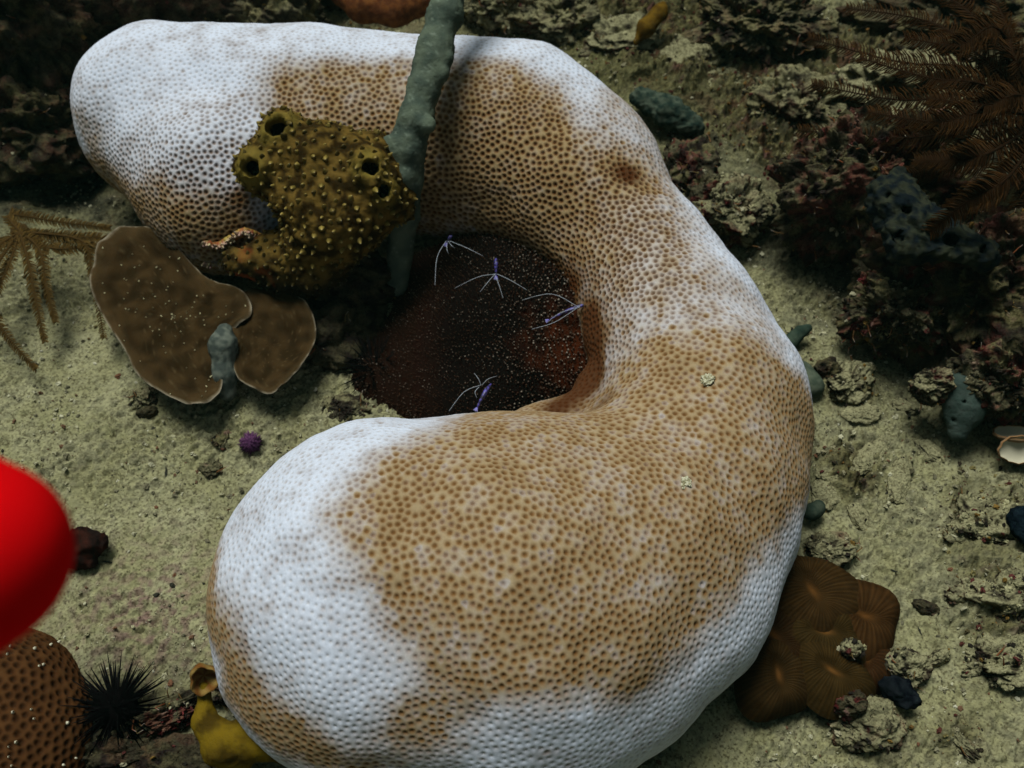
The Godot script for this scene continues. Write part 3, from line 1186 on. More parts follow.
func urchin(label: String, c: Vector3, rad: float, spine: float, count: int, tint: Color, tip: Color, seed_: int, width: float) -> void:
	var t := thing("sea_urchin", label, "sea urchin", c)
	var b := rock(Vector3(rad, rad * 0.75, rad), seed_, 0.05, 3, func(_p, _n): return tint)
	b.v = Transform3D(Basis(), Vector3(0, rad * 0.55, 0)) * b.v
	commit("shell", b, M.dark, t)
	var sm := Mx.new()
	cone(Vector3.ZERO, Vector3(0, 0.5, 0), width, width * 0.8, 5, sm, tint, tint)
	cone(Vector3(0, 0.5, 0), Vector3(0, 1, 0), width * 0.8, width * 0.15, 5, sm, tint, tip)
	var mesh := to_mesh(sm, M.dark)
	rng.seed = seed_
	for k in count:
		var u := 1.0 - 1.15 * (k + 0.5) / count
		var a := k * 2.39996 + rng.randfn(0, 0.15)
		var dir := Vector3(sqrt(1.0 - u * u) * cos(a), u, sqrt(1.0 - u * u) * sin(a))
		dir = (dir + Vector3(rng.randfn(0, 0.08), rng.randfn(0, 0.08), rng.randfn(0, 0.08))).normalized()
		var o := MeshInstance3D.new()
		o.name = "spine"
		o.mesh = mesh
		var x := dir.cross(Vector3(0.1, 0.3, 0.95)).normalized()
		o.transform = Transform3D(Basis(x, dir * spine * rng.randf_range(0.65, 1.0), x.cross(dir)), Vector3(0, rad * 0.55, 0) + dir * rad * 0.6)
		t.add_child(o, true)

func feather_arm(pts: PackedVector3Array, len_: float, per: int, root_r: float, c0: Color, c1: Color, normal: Vector3) -> Mx:
	var rr := PackedFloat32Array()
	for k in pts.size():
		rr.append(root_r * (1.0 - 0.75 * k / (pts.size() - 1.0)))
	var m := tube(pts, rr, 5, 5)
	paint(m, c0.darkened(0.2))
	var cnt := pts.size()
	for k in per:
		var u := (k + 0.5) / per * (cnt - 1)
		var s := mini(int(u), cnt - 2)
		var t := u - s
		var p0 := pts[maxi(s - 1, 0)]; var p3 := pts[mini(s + 2, cnt - 1)]
		var c := pts[s].cubic_interpolate(pts[s + 1], p0, p3, t)
		var dir := (pts[s + 1] - pts[s]).normalized()
		for e in [-1.0, 1.0]:
			var side: Vector3 = dir.cross(normal).normalized() * e
			var l := len_ * (0.45 + 0.55 * sin(PI * pow((k + 0.5) / per, 0.6))) * rng.randf_range(0.8, 1.1)
			var d1 := (side + dir * 0.55 + Vector3(rng.randfn(0, 0.12), rng.randfn(0, 0.15), rng.randfn(0, 0.12))).normalized()
			var mid := c + d1 * l * 0.55
			var tip := mid + (d1 + dir * 0.5).normalized() * l * 0.45
			var col := c0.lerp(c1, rng.randf())
			cone(c, mid, 0.00075, 0.00065, 4, m, c0, col)
			cone(mid, tip, 0.00065, 0.00025, 4, m, col, col * 1.25)
	return m

func build_feather_stars() -> void:
	rng.seed = 31
	var base := at(1046, 118, 0.10)
	var t := thing("feather_star", "dark orange brown feather star sprawling over the rocks in the dark corner", "feather star", base)
	var calyx := rock(Vector3(0.014, 0.012, 0.014), 2, 0.25, 3, func(_p, _n): return Color(0.05, 0.022, 0.008))
	commit("disc", calyx, M.soft, t)
	var ends := [[[975, 70, .16], [900, 62, .15], [808, 38, .13]], [[980, 95, .17], [900, 100, .15], [812, 84, .11]], [[980, 125, .17], [905, 138, .14], [798, 130, .09]], [[985, 140, .16], [940, 165, .15], [872, 186, .11]], [[1010, 160, .16], [985, 190, .15], [945, 214, .13]],
		[[985, 60, .17], [930, 22, .16], [846, 8, .13]], [[1000, 50, .17], [960, 5, .16], [900, -25, .14]], [[1030, 160, .16], [1030, 190, .15], [1005, 232, .13]], [[985, 85, .19], [930, 78, .19], [860, 58, .17]], [[990, 110, .19], [940, 122, .19], [868, 112, .17]],
		[[1015, 60, .18], [1005, 20, .17], [975, -30, .15]], [[995, 150, .19], [960, 160, .18], [915, 160, .16]], [[1010, 175, .19], [970, 200, .18], [930, 232, .15]], [[1000, 30, .19], [960, 45, .19], [905, 38, .18]], [[1020, 95, .2], [985, 105, .2], [930, 98, .19]], [[1070, 60, .15], [1090, 20, .14], [1100, -20, .12]], [[1090, 120, .15], [1130, 130, .13], [1160, 150, .1]]]
	var arms := []
	for e in ends:
		arms.append([[1046, 118, .11]] + e)
	for a in arms:
		var pts := PackedVector3Array()
		for q in a:
			pts.append(at(q[0], q[1], q[2]))
		commit("arm", feather_arm(pts, 0.018, 105, 0.0017, Color(0.018, 0.008, 0.0025), Color(0.048, 0.021, 0.005), Vector3(0, 0.85, 0.53)), M.feather, t, base)
	base = bed(20, 232)
	t = thing("feather_star", "small olive brown feather star with thin arms trailing over sand at the left edge", "feather star", base)
	commit("disc", rock(Vector3(0.01, 0.008, 0.01), 5, 0.25, 3, func(_p, _n): return Color(0.05, 0.03, 0.01)), M.soft, t)
	for a in [[[20, 232, .02], [60, 238, .03], [100, 238, .03], [135, 250, .02]], [[20, 232, .02], [28, 260, .04], [36, 300, .03], [45, 342, .015]], [[20, 232, .02], [40, 250, .04], [46, 285, .03], [56, 322, .015]], [[20, 232, .02], [-10, 280, .04], [0, 325, .03], [36, 369, .015]], [[20, 232, .02], [80, 240, .04], [92, 270, .03], [104, 338, .015]], [[20, 232, .02], [0, 245, .03], [-20, 262, .03], [-50, 270, .02]], [[20, 232, .02], [10, 215, .02], [60, 222, .025], [110, 228, .02]], [[20, 232, .02], [50, 248, .03], [90, 246, .03], [128, 238, .02]], [[20, 232, .02], [10, 262, .03], [-8, 300, .03], [-30, 330, .02]]]:
		var pts := PackedVector3Array()
		for q in a:
			pts.append(at(q[0], q[1], q[2]))
		commit("arm", feather_arm(pts, 0.0085, 90, 0.0016, Color(0.060, 0.034, 0.009), Color(0.115, 0.068, 0.017), Vector3(0, 0.85, 0.53)), M.feather, t, base)

func build_red_tip() -> void:
	var ch := Chain.new()
	ch.k = 0.004
	var d0 := eye + ray(-36, 556) * 0.225
	var d1 := eye + ray(-160, 500) * 0.235
	ch.seg(d0, d1, 0.0225, 0.025)
	ch.seg(eye + ray(-9, 547) * 0.224, d0, 0.016, 0.0225)
	var m := blob(ch, 0.002, func(_q): return 0.0, func(_p, _n): return Color(0.62, 0.002, 0.004))
	var t := thing("red_rubber_tip", "blurred bright red rounded rubber tip poking in at the left edge", "dive gear", d0)
	commit("rounded_tip", m, M.red, t, d0)

# ---------------------------------------------------------------- rocks, rubble and the rest of the reef
func crust(sand: float, red: float, olive: float, deep: float) -> Callable:
	return func(p: Vector3, n: Vector3) -> Color:
		var a := nz.get_noise_3dv(p * 22.0)
		var b := fb.get_noise_3dv(p * 55.0)
		var e := nz.get_noise_3dv(p * 120.0)
		var c := Color(0.030, 0.024, 0.016).lerp(Color(0.075, 0.064, 0.035), clampf(0.5 + b * 1.2, 0.0, 1.0))
		c = c.lerp(Color(0.145, 0.125, 0.045), clampf(olive * sst(-0.1, 0.45, a * 0.6 + b), 0.0, 1.0))
		c = c.lerp(Color(0.105, 0.019, 0.018), clampf(red * sst(0.05, 0.4, nz.get_noise_3dv(p * 30.0 + Vector3(9, 3, 1)) + 0.5 * e), 0.0, 1.0))
		c = c.lerp(Color(0.21, 0.11, 0.095), clampf(red * sst(0.35, 0.6, b + 0.3 * e) * 0.7, 0.0, 1.0))
		c = c.lerp(Color(0.29, 0.265, 0.145), clampf(sand * sst(0.0, 0.6, n.y * 0.75 + b * 0.7 - 0.1), 0.0, 1.0))
		return c.lerp(Color(0.02, 0.014, 0.012), clampf(deep * sst(0.1, 0.5, -b + 0.4 * a), 0.0, 1.0))

func boulder(called: String, label: String, px: float, py: float, h: float, rx: float, ry: float, rz: float, seed_: int, rough: float, level: int, paint_: Callable, turf: int, cat := "rock", turn := 0.0, group := "", freq := 1.0) -> Node3D:
	# rx, rz in picture points, ry in metres; h is the height of its middle
	var c := at(px, py, h) if h > -0.5 else bed(px, py)
	var s := scale_at(c)
	var small := rx * s < 0.033
	if small:
		rough *= 0.8
		freq *= 0.6
		turf = int(turf * 0.4)
	var t := thing(called, label, cat, c, group)
	var m := rock(Vector3(rx * s, ry, rz * s), seed_, rough, level, paint_, turn, freq)
	commit("stone", m, M.rock, t)
	if turf > 0:
		turf_on(t, m, turf, seed_)
	return t

func turf_on(t: Node3D, m: Mx, count: int, seed_: int) -> void:
	rng.seed = seed_ * 13 + 5
	var where := []
	var tints := PackedColorArray()
	var tries := 0
	while where.size() < count and tries < count * 8:
		tries += 1
		var v := rng.randi_range(0, m.v.size() - 1)
		var p := m.v[v]
		var clump := nz.get_noise_3dv((p + t.position) * 34.0)
		if clump < rng.randf_range(-0.5, 0.35) or m.n[v].dot(fwd) > 0.45:
			continue
		var s := 0.0005 + 0.0021 * pow(rng.randf(), 4.0)
		where.append(Transform3D(rand_basis(Vector3(s, s * rng.randf_range(0.35, 0.8), s * rng.randf_range(0.6, 1.5))), p + m.n[v] * s * 0.4))
		var c := m.c[v].lerp(m.c[v] * rng.randf_range(0.5, 1.5), 0.9)
		var pickc := rng.randf()
		if pickc < 0.05:
			c = Color(0.30, 0.27, 0.17)
		elif pickc < 0.10:
			c = Color(0.085, 0.024, 0.02)
		elif pickc < 0.15:
			c = Color(0.17, 0.10, 0.025)
		elif pickc < 0.36:
			c = Color(0.02, 0.016, 0.012)
		tints.append(c)
	scatter("crust_grit", M.chip_a if seed_ % 2 == 0 else M.chip_b, where, tints, t)
	# thin filaments of turf algae
	var f := Mx.new()
	for k in count / 8:
		var v := rng.randi_range(0, m.v.size() - 1)
		if m.n[v].dot(fwd) > 0.3 or nz.get_noise_3dv((m.v[v] + t.position) * 28.0) < 0.0:
			continue
		var p := m.v[v]
		var d := (m.n[v] + Vector3(rng.randfn(0, 0.6), rng.randfn(0, 0.4), rng.randfn(0, 0.6))).normalized()
		var l := rng.randf_range(0.003, 0.009)
		var c := Color(0.09, 0.07, 0.025).lerp(Color(0.16, 0.05, 0.02), rng.randf())
		var q := p + d * l
		cone(p, q, 0.0007, 0.0005, 3, f, c, c)
		cone(q, q + (d + Vector3(rng.randfn(0, 0.6), 0.2, rng.randfn(0, 0.6))).normalized() * l * 0.7, 0.0005, 0.0002, 3, f, c, c.lightened(0.2))
	if f.v.size():
		commit("turf_filaments", f, M.plain, t).set_meta("kind", "stuff")

func build_rocks() -> void:
	var dark := crust(0.0, 0.25, 0.25, 0.6)
	var red := crust(0.15, 1.0, 0.5, 0.9)
	var olive := crust(0.7, 0.3, 1.0, 0.5)
	var sandy := crust(1.0, 0.25, 0.6, 0.3)
	var pinky := crust(0.8, 1.0, 0.3, 0.4)
	# the top left corner, rocks coloured near black in place of overhang shade
	boulder("reef_rock", "algae covered rock filling the top left corner, coloured black for shade", 10, 20, 0.04, 110, 0.16, 90, 1, 0.5, 6, dark, 500)
	boulder("reef_rock", "low dark rock at left edge beside the coral's white end", 25, 135, -0.02, 75, 0.06, 48, 2, 0.5, 5, dark, 500)
	boulder("reef_rock", "dark rock behind the white top edge of the coral's end", 150, 5, 0.02, 90, 0.10, 55, 3, 0.5, 5, dark, 400)
	boulder("reef_rock", "dim olive rock peeping over the coral's top edge, left of the red brown tunicate", 275, 22, 0.015, 48, 0.055, 30, 4, 0.45, 5, crust(0.4, 0.15, 0.9, 0.6), 350)
	boulder("reef_rock", "dark tall rock along the top edge behind the tunicate", 300, -45, 0.03, 110, 0.12, 50, 41, 0.5, 5, dark, 0)
	# top middle rubble
	boulder("rubble_block", "sandy rubble block at top edge just right of the rope sponge", 500, 8, 0.02, 36, 0.03, 26, 5, 0.5, 5, olive, 350)
	boulder("rubble_block", "olive crusted rubble block at top edge above the coral's shoulder", 560, 22, 0.01, 42, 0.03, 30, 6, 0.5, 5, olive, 450)
	boulder("rubble_block", "sand dusted lump beside the yellow brown leaf", 622, 48, 0.0, 46, 0.028, 34, 7, 0.45, 5, sandy, 400)
	boulder("rubble_block", "broad sandy mound above the dark green sponge", 690, 75, -0.012, 66, 0.034, 50, 8, 0.4, 6, crust(1.0, 0.15, 0.9, 0.25), 700)
	boulder("rubble_block", "dark rough rubble at the top edge left of the feather star", 755, 28, 0.02, 62, 0.05, 46, 9, 0.6, 6, crust(0.25, 0.35, 0.6, 0.9), 800)
	boulder("rubble_block", "pale olive rubble lump under the feather star's left arm tips", 790, 112, 0.005, 50, 0.04, 38, 10, 0.5, 5, olive, 600)
	boulder("rubble_block", "sandy patch of rubble among the feather star arms", 905, 95, 0.015, 70, 0.04, 50, 14, 0.5, 5, sandy, 500)
	boulder("rubble_block", "red brown crumbly rubble right of the dark green sponge", 690, 168, 0.012, 26, 0.028, 30, 11, 0.6, 5, red, 500)
	boulder("rubble_block", "pinkish sand topped block touching the coral's right shoulder", 733, 212, 0.020, 36, 0.030, 34, 12, 0.5, 5, pinky, 500)
	boulder("rubble_block", "maroon crusted rubble wedged between pinkish block and coral", 704, 198, 0.012, 20, 0.026, 20, 13, 0.6, 5, red, 300)
	# the dark boulder on the right
	boulder("reef_boulder", "large dark boulder with maroon crust right of the coral", 862, 200, 0.05, 86, 0.085, 60, 15, 0.5, 6, crust(0.1, 0.7, 0.3, 1.0), 1800, "boulder")
	boulder("reef_boulder", "big shadowy boulder at the right edge below the feather star", 985, 285, 0.05, 100, 0.09, 90, 16, 0.5, 6, crust(0.05, 0.5, 0.45, 0.8), 1600, "boulder")
	boulder("reef_boulder", "knobbly red crusted ledge jutting over the sand on the right", 905, 310, 0.05, 48, 0.045, 42, 17, 0.6, 6, red, 1300, "boulder")
	boulder("reef_boulder", "dark boulder in the upper right corner beneath the feather star", 980, 30, 0.0, 120, 0.08, 80, 18, 0.5, 6, crust(0.1, 0.2, 0.4, 0.7), 700, "boulder")
	boulder("rubble_block", "rough red and olive block at right edge above the open shell", 1000, 385, 0.045, 46, 0.04, 34, 19, 0.6, 5, red, 800)
	boulder("rubble_block", "pale pink crusted knob above the grey leaf sponge", 932, 386, 0.045, 22, 0.018, 16, 20, 0.6, 5, pinky, 250)
	boulder("rubble_block", "small olive knob hanging under the red ledge", 880, 333, 0.035, 15, 0.016, 13, 21, 0.5, 5, olive, 150)
	# right of the big coral
	boulder("stone", "angular sandy stone with a dark hollow right of the coral", 846, 386, -1.0, 28, 0.020, 20, 22, 0.6, 5, crust(1.0, 0.05, 0.4, 0.3), 120, "stone", 0.5)
	boulder("stone", "small dark hollowed stone between the coral and the angular sandy stone", 826, 374, -1.0, 16, 0.014, 11, 23, 0.7, 4, dark, 60, "stone")
	var flake := [["pale flat flake of crust below the angular stone", 858, 412, 22, 14], ["cracked sandy flake right of coral's widest bulge", 838, 470, 24, 16], ["thin flake of crust tilted up beside the cracked flake", 872, 455, 26, 12], ["long low sandy flake left of the ragged rubble", 900, 480, 28, 11], ["rounded sandy cobble beside the small green leaf sponge", 826, 494, 17, 15], ["sandy flake above the brown lobed coral", 862, 520, 20, 10], ["pale flake near the open shell", 930, 452, 20, 12], ["small buff flake at the foot of the red ledge", 906, 408, 14, 8]]
	for k in flake.size():
		var f = flake[k]
		boulder("crust_flake", f[0], f[1], f[2], -1.0, f[3], 0.006, f[4], 50 + k, 0.3, 5, crust(1.8, 0.0, 0.4, 0.15), 30, "stone", 0.4 * k, "flat sandy flakes right of the coral")
	boulder("rubble_block", "ragged brown rubble mound at the right edge, upper one", 985, 535, 0.0, 54, 0.026, 34, 24, 0.5, 5, crust(1.5, 0.35, 0.6, 0.6), 900)
	boulder("rubble_block", "ragged olive rubble mound at right edge, middle one", 1005, 600, 0.0, 60, 0.028, 40, 25, 0.5, 5, crust(1.5, 0.25, 0.7, 0.6), 900)
	boulder("rubble_block", "ragged rubble mound in the lower right, with grey sticks", 1010, 668, 0.0, 56, 0.022, 28, 26, 0.5, 5, crust(1.5, 0.1, 0.6, 0.5), 600)
	boulder("stone", "dark brown pointed pebble on open sand right of the lobed coral", 926, 608, -1.0, 13, 0.007, 8, 27, 0.35, 4, crust(0.0, 0.3, 0.0, 0.9), 0, "stone", -0.4)
	boulder("stone", "long pinkish splinter of dead coral near the bottom right", 962, 748, -1.0, 24, 0.008, 8, 28, 0.6, 5, pinky, 60, "stone", -0.9)
	boulder("stone", "buff rounded pebble left of the stick covered mound", 938, 658, -1.0, 14, 0.008, 8, 29, 0.4, 4, sandy, 20, "stone", 0.4)
	boulder("rubble_block", "pink and white rubble under the lower edge of the lobed coral", 868, 722, 0.0, 38, 0.018, 28, 30, 0.5, 5, pinky, 300)
	boulder("rubble_block", "pale crusted rubble touching the lobed coral's right edge", 905, 668, 0.003, 24, 0.016, 20, 31, 0.5, 5, crust(1.0, 0.4, 0.5, 0.7), 300)
	boulder("rubble_block", "pink flecked rubble above the lobed coral beside the big coral", 832, 548, 0.002, 26, 0.013, 16, 32, 0.5, 5, pinky, 250)
	boulder("rubble_block", "maroon lump in front of the lobed coral", 850, 705, 0.014, 17, 0.014, 13, 33, 0.5, 5, crust(0.0, 1.0, 0.0, 1.0), 60)
	boulder("rubble_block", "pale grit lump lying on the lobed coral", 851, 648, 0.028, 11, 0.007, 10, 34, 0.4, 4, sandy, 60)
	boulder("reef_rock", "black rock added to deepen the shade of the hollow behind plate coral", 335, 335, -0.012, 52, 0.034, 44, 44, 0.4, 5, crust(0.0, 0.0, 0.0, 1.6), 200)  # added rock, its black colour stands in for the hollow's shade
	boulder("reef_rock", "black rock added under the yellow sponge to darken the back of the hollow", 345, 285, 0.0, 60, 0.05, 34, 45, 0.4, 5, crust(0.0, 0.1, 0.0, 1.6), 100)  # second added rock, shade under the sponge put into its colour
	boulder("rubble_block", "grey gravelly rubble at the mouth of the hollow above the lower arm", 345, 408, -1.0, 24, 0.010, 16, 46, 0.5, 5, crust(0.5, 0.1, 0.4, 0.8), 400)
	boulder("reef_rock", "black rock beside the urchin at the bottom left edge", 110, 760, -0.01, 60, 0.020, 26, 47, 0.45, 5, crust(0, 0.2, 0.1, 1.4), 200)
	# left side
	boulder("stone", "small pink and black rubble lump just below the plate coral's left lobe", 146, 398, -1.0, 15, 0.010, 14, 35, 0.7, 5, pinky, 150, "stone")
	boulder("stone", "black shiny pebble under the pink rubble lump", 148, 413, -1.0, 11, 0.008, 6, 36, 0.3, 4, crust(0, 0, 0, 1.0), 0, "stone", 0.2)
	boulder("stone", "crumbly red rubble bit left of the purple tuft", 224, 440, -1.0, 9, 0.006, 11, 37, 0.7, 4, red, 80, "stone")
	boulder("stone", "rusty rubble bit below the purple tuft", 213, 469, -1.0, 12, 0.006, 8, 38, 0.7, 4, crust(0.3, 1.0, 0.2, 0.5), 60, "stone")
	boulder("rubble_block", "pink crusted ledge behind the yellow sponge at the bottom left", 165, 722, -0.012, 62, 0.020, 15, 39, 0.5, 5, crust(0.2, 1.3, 0.2, 0.5), 500, "rock", 0.45)
	boulder("rubble_block", "black hollow rubble at the bottom edge beneath yellow sponge", 185, 775, -0.01, 80, 0.018, 34, 40, 0.5, 5, crust(0.0, 0.2, 0.1, 1.0), 200)
	boulder("rubble_block", "dark pitted rubble behind the brown cup of the yellow sponge", 226, 688, -0.004, 20, 0.014, 20, 42, 0.7, 5, crust(0.25, 0.8, 0.1, 1.0), 150)
	# unseen rock added out of shot to shade the top left corner
	boulder("reef_boulder", "tall dark unseen rock added beyond the top left corner to shade it", -70, -95, 0.05, 190, 0.24, 60, 43, 0.4, 5, dark, 0, "boulder")

func lobed(px: float, py: float, h: float, r: float, tall: float, septa: int, seed_: int, tint: Color, dir: float, t: Node3D) -> void:
	var c := at(px, py, h)
	var rad := r * scale_at(c)
	var m := Mx.new()
	var rows := 26
	var cols := septa * 4
	var sl := Vector3(cos(dir), 0, sin(dir))
	for j in rows + 1:
		var u := float(j) / rows
		for k in cols:
			var a := TAU * k / cols
			var wob := 1.0 + 0.10 * sin(a * 2.0 + seed_) + 0.07 * sin(a * 3.0 + seed_ * 2.3) + 0.035 * sin(a * 5.0 + seed_)
			var w := Vector3(cos(a), 0, sin(a)) * rad * wob * u
			w += sl * sl.dot(Vector3(cos(a), 0, sin(a))) * rad * 0.28 * (1.0 - u) * minf(1.0, u * 6.0)      # a slit shaped mouth
			var ridge := 0.5 + 0.5 * cos(a * septa)
			var odd := 1.0 if (k / 4) % 2 == 0 else 0.55
			var y := tall * (1.0 - pow(u, 3.2)) - tall * 0.30 * exp(-u * u * 26.0)
			y += 0.0013 * ridge * odd * sst(0.05, 0.3, u) * (1.0 - 0.6 * u)
			m.v.append(c + w + Vector3(0, y, 0) + Vector3(0, -0.004, 0))
			var col := (tint * 0.28).lerp(tint * 0.52, ridge * odd)
			col = col.lerp(Color(0.20, 0.08, 0.018), exp(-u * u * 220.0) * 0.4)
			m.c.append(col * (1.0 + 0.25 * nz.get_noise_3dv((c + w) * 90.0)))
	for j in rows:
		for k in cols:
			var a := j * cols + k
			var b := j * cols + (k + 1) % cols
			m.i.append_array([a, b, a + cols, b, b + cols, a + cols])
	smooth(m)
	commit("lobe", m, M.soft, t, t.position)

func build_lobed_coral() -> void:
	var base := bed(815, 640)
	var t := thing("lobed_coral", "dark brown fleshy coral of round ridged lobes beside the big coral's lower right", "coral", base)
	var list := [[810, 594, 0.014, 50, 0.016, 52, 1, Color(0.083, 0.043, 0.013), 1.2], [862, 618, 0.010, 42, 0.014, 34, 4, Color(0.094, 0.043, 0.013), 0.4], [768, 636, 0.006, 54, 0.018, 50, 2, Color(0.06, 0.029, 0.010), 0.8], [824, 634, 0.013, 44, 0.014, 46, 5, Color(0.078, 0.046, 0.013), 0.1], [830, 674, 0.012, 42, 0.017, 50, 6, Color(0.083, 0.047, 0.013), 0.6], [776, 678, 0.008, 42, 0.018, 46, 3, Color(0.072, 0.039, 0.012), 1.4], [866, 660, 0.004, 32, 0.014, 30, 7, Color(0.080, 0.035, 0.012), 2.0]]
	for l in list:
		lobed(l[0], l[1], l[2], l[3], l[4], l[5], l[6], l[7], l[8], t)

func honey_look(p: Vector3) -> Vector3:
	return Vector3(0.9, 0.9, 0.0)

func honey_tint(l: Vector3, pit: float, bowl: float, p: Vector3) -> Color:
	var c := Color(0.090, 0.039, 0.013).lerp(Color(0.050, 0.018, 0.006), clampf(bowl, 0.0, 1.0))
	return c.lerp(Color(0.022, 0.010, 0.004), clampf(pit * 0.8, 0.0, 1.0)) * (1.0 + 0.2 * nz.get_noise_3dv(p * 60.0))

func build_honeycomb_coral() -> void:
	var ch := Chain.new()
	ch.k = 0.02
	var p := at(-5, 715, 0.0)
	ch.seg(p, at(20, 745, -0.004), 0.060, 0.056)
	ch.seg(p, at(-30, 790, 0.0), 0.060, 0.07)
	var m := coral(ch, 0.005, 5, 0.0060, 71, -0.01, honey_look, honey_tint, 0.0012)
	var base := bed(0, 730)
	var t := thing("honeycomb_coral", "brown honeycomb coral dome with dark pits in the bottom left corner", "coral", base)
	commit("coral_body", m, M.coral, t, base)
	rng.seed = 8
	var g := Mx.new()
	for k in 17:
		var q := pick(rng.randf_range(0, 80), rng.randf_range(640, 768), ch)
		if q != Vector3.INF:
			var n := grad(ch, q).normalized()
			cone(q, q + n * 0.0018, rng.randf_range(0.0008, 0.0016), 0.0006, 5, g, Color(0.5, 0.46, 0.33), Color(0.55, 0.5, 0.36))
	commit("pale_grit", g, M.plain, t, base).set_meta("kind", "stuff")

func build_bottom_sponge() -> void:
	var ch := Chain.new()
	ch.k = 0.012
	var px := scale_at(at(220, 720, 0.03))
	for a in [[204, 688, 0.046, 8, 205, 722, 0.038, 12], [205, 722, 0.038, 12, 222, 744, 0.032, 20], [222, 744, 0.032, 20, 255, 742, 0.034, 19], [255, 742, 0.034, 19, 292, 752, 0.034, 14], [235, 738, 0.036, 14, 258, 718, 0.042, 6], [222, 750, 0.026, 16, 240, 762, 0.02, 14], [292, 752, 0.034, 12, 330, 762, 0.03, 10]]:
		ch.seg(at(a[0], a[1], a[2]), at(a[4], a[5], a[6]), a[3] * px * 0.76, a[7] * px * 0.76)
	var base := at(220, 745, 0.0)
	var t := thing("yellow_tube_sponge", "golden yellow lobed sponge with a brown cup, under the coral's lower left rim", "sponge", base)
	var m := blob(ch, 0.0022, func(p): return 0.0014 * fb.get_noise_3dv(p * 80.0), func(p, n): return Color(0.145, 0.092, 0.007).lerp(Color(0.055, 0.033, 0.005), clampf(0.35 + 1.2 * speck(p, 55.0) + 0.4 * speck(p, 200.0), 0, 1)))
	commit("sponge_body", m, M.soft, t, base)
	var c := at(204, 677, 0.052)
	var cup := Mx.new()
	var prof := [[0.35, -0.010], [0.75, -0.006], [1.0, 0.0], [1.08, 0.006], [0.98, 0.009], [0.82, 0.006], [0.62, -0.001], [0.0, -0.004]]
	var ax := Vector3(0.35, 0.75, 0.55).normalized()
	var s := ax.cross(Vector3.RIGHT).normalized()
	var u := ax.cross(s)
	for j in prof.size():
		for k in 28:
			var a := TAU * k / 28
			var w: float = prof[j][0] * 14.0 * px * (1.0 + 0.10 * sin(a * 3.0) + 0.05 * sin(a * 7.0))
			cup.v.append(c + (s * cos(a) + u * sin(a)) * w + ax * prof[j][1])
			cup.c.append(Color(0.13, 0.05, 0.012).lerp(Color(0.22, 0.14, 0.04), 0.5 + 0.5 * sin(a * 5.0 + j)))
	for j in prof.size() - 1:
		for k in 28:
			var a := j * 28 + k
			var b := j * 28 + (k + 1) % 28
			cup.i.append_array([a, b, a + 28, b, b + 28, a + 28])
	smooth(cup)
	commit("brown_cup", cup, M.soft, t, base)

func leaf_blob(called: String, label: String, cat: String, segs: Array, k: float, c0: Color, c1: Color, part: String, rough := 0.001, mouths := []) -> void:
	var ch := Chain.new()
	ch.k = k
	for a in segs:
		var p := at(a[0], a[1], a[2])
		ch.seg(p, at(a[4], a[5], a[6]), a[3] * scale_at(p), a[7] * scale_at(p))
	for a in mouths:
		var p := pick(a[0], a[1], ch)
		if p != Vector3.INF:
			var d := ray(a[0], a[1]).normalized()
			ch.hole(p - d * 0.01, d * 0.022, a[2] * scale_at(p))
	var m := blob(ch, 0.0022, func(p): return rough * fb.get_noise_3dv(p * 70.0) + rough * 0.4 * fb.get_noise_3dv(p * 220.0), func(p, n): return c0.lerp(c1, clampf(0.4 + 0.9 * speck(p, 90.0) + 0.5 * speck(p, 380.0), 0, 1)))
	var base := at(segs[0][0], segs[0][1], segs[0][2] - segs[0][3] * 0.0007)
	var t := thing(called, label, cat, base)
	commit(part, m, M.soft, t, base)

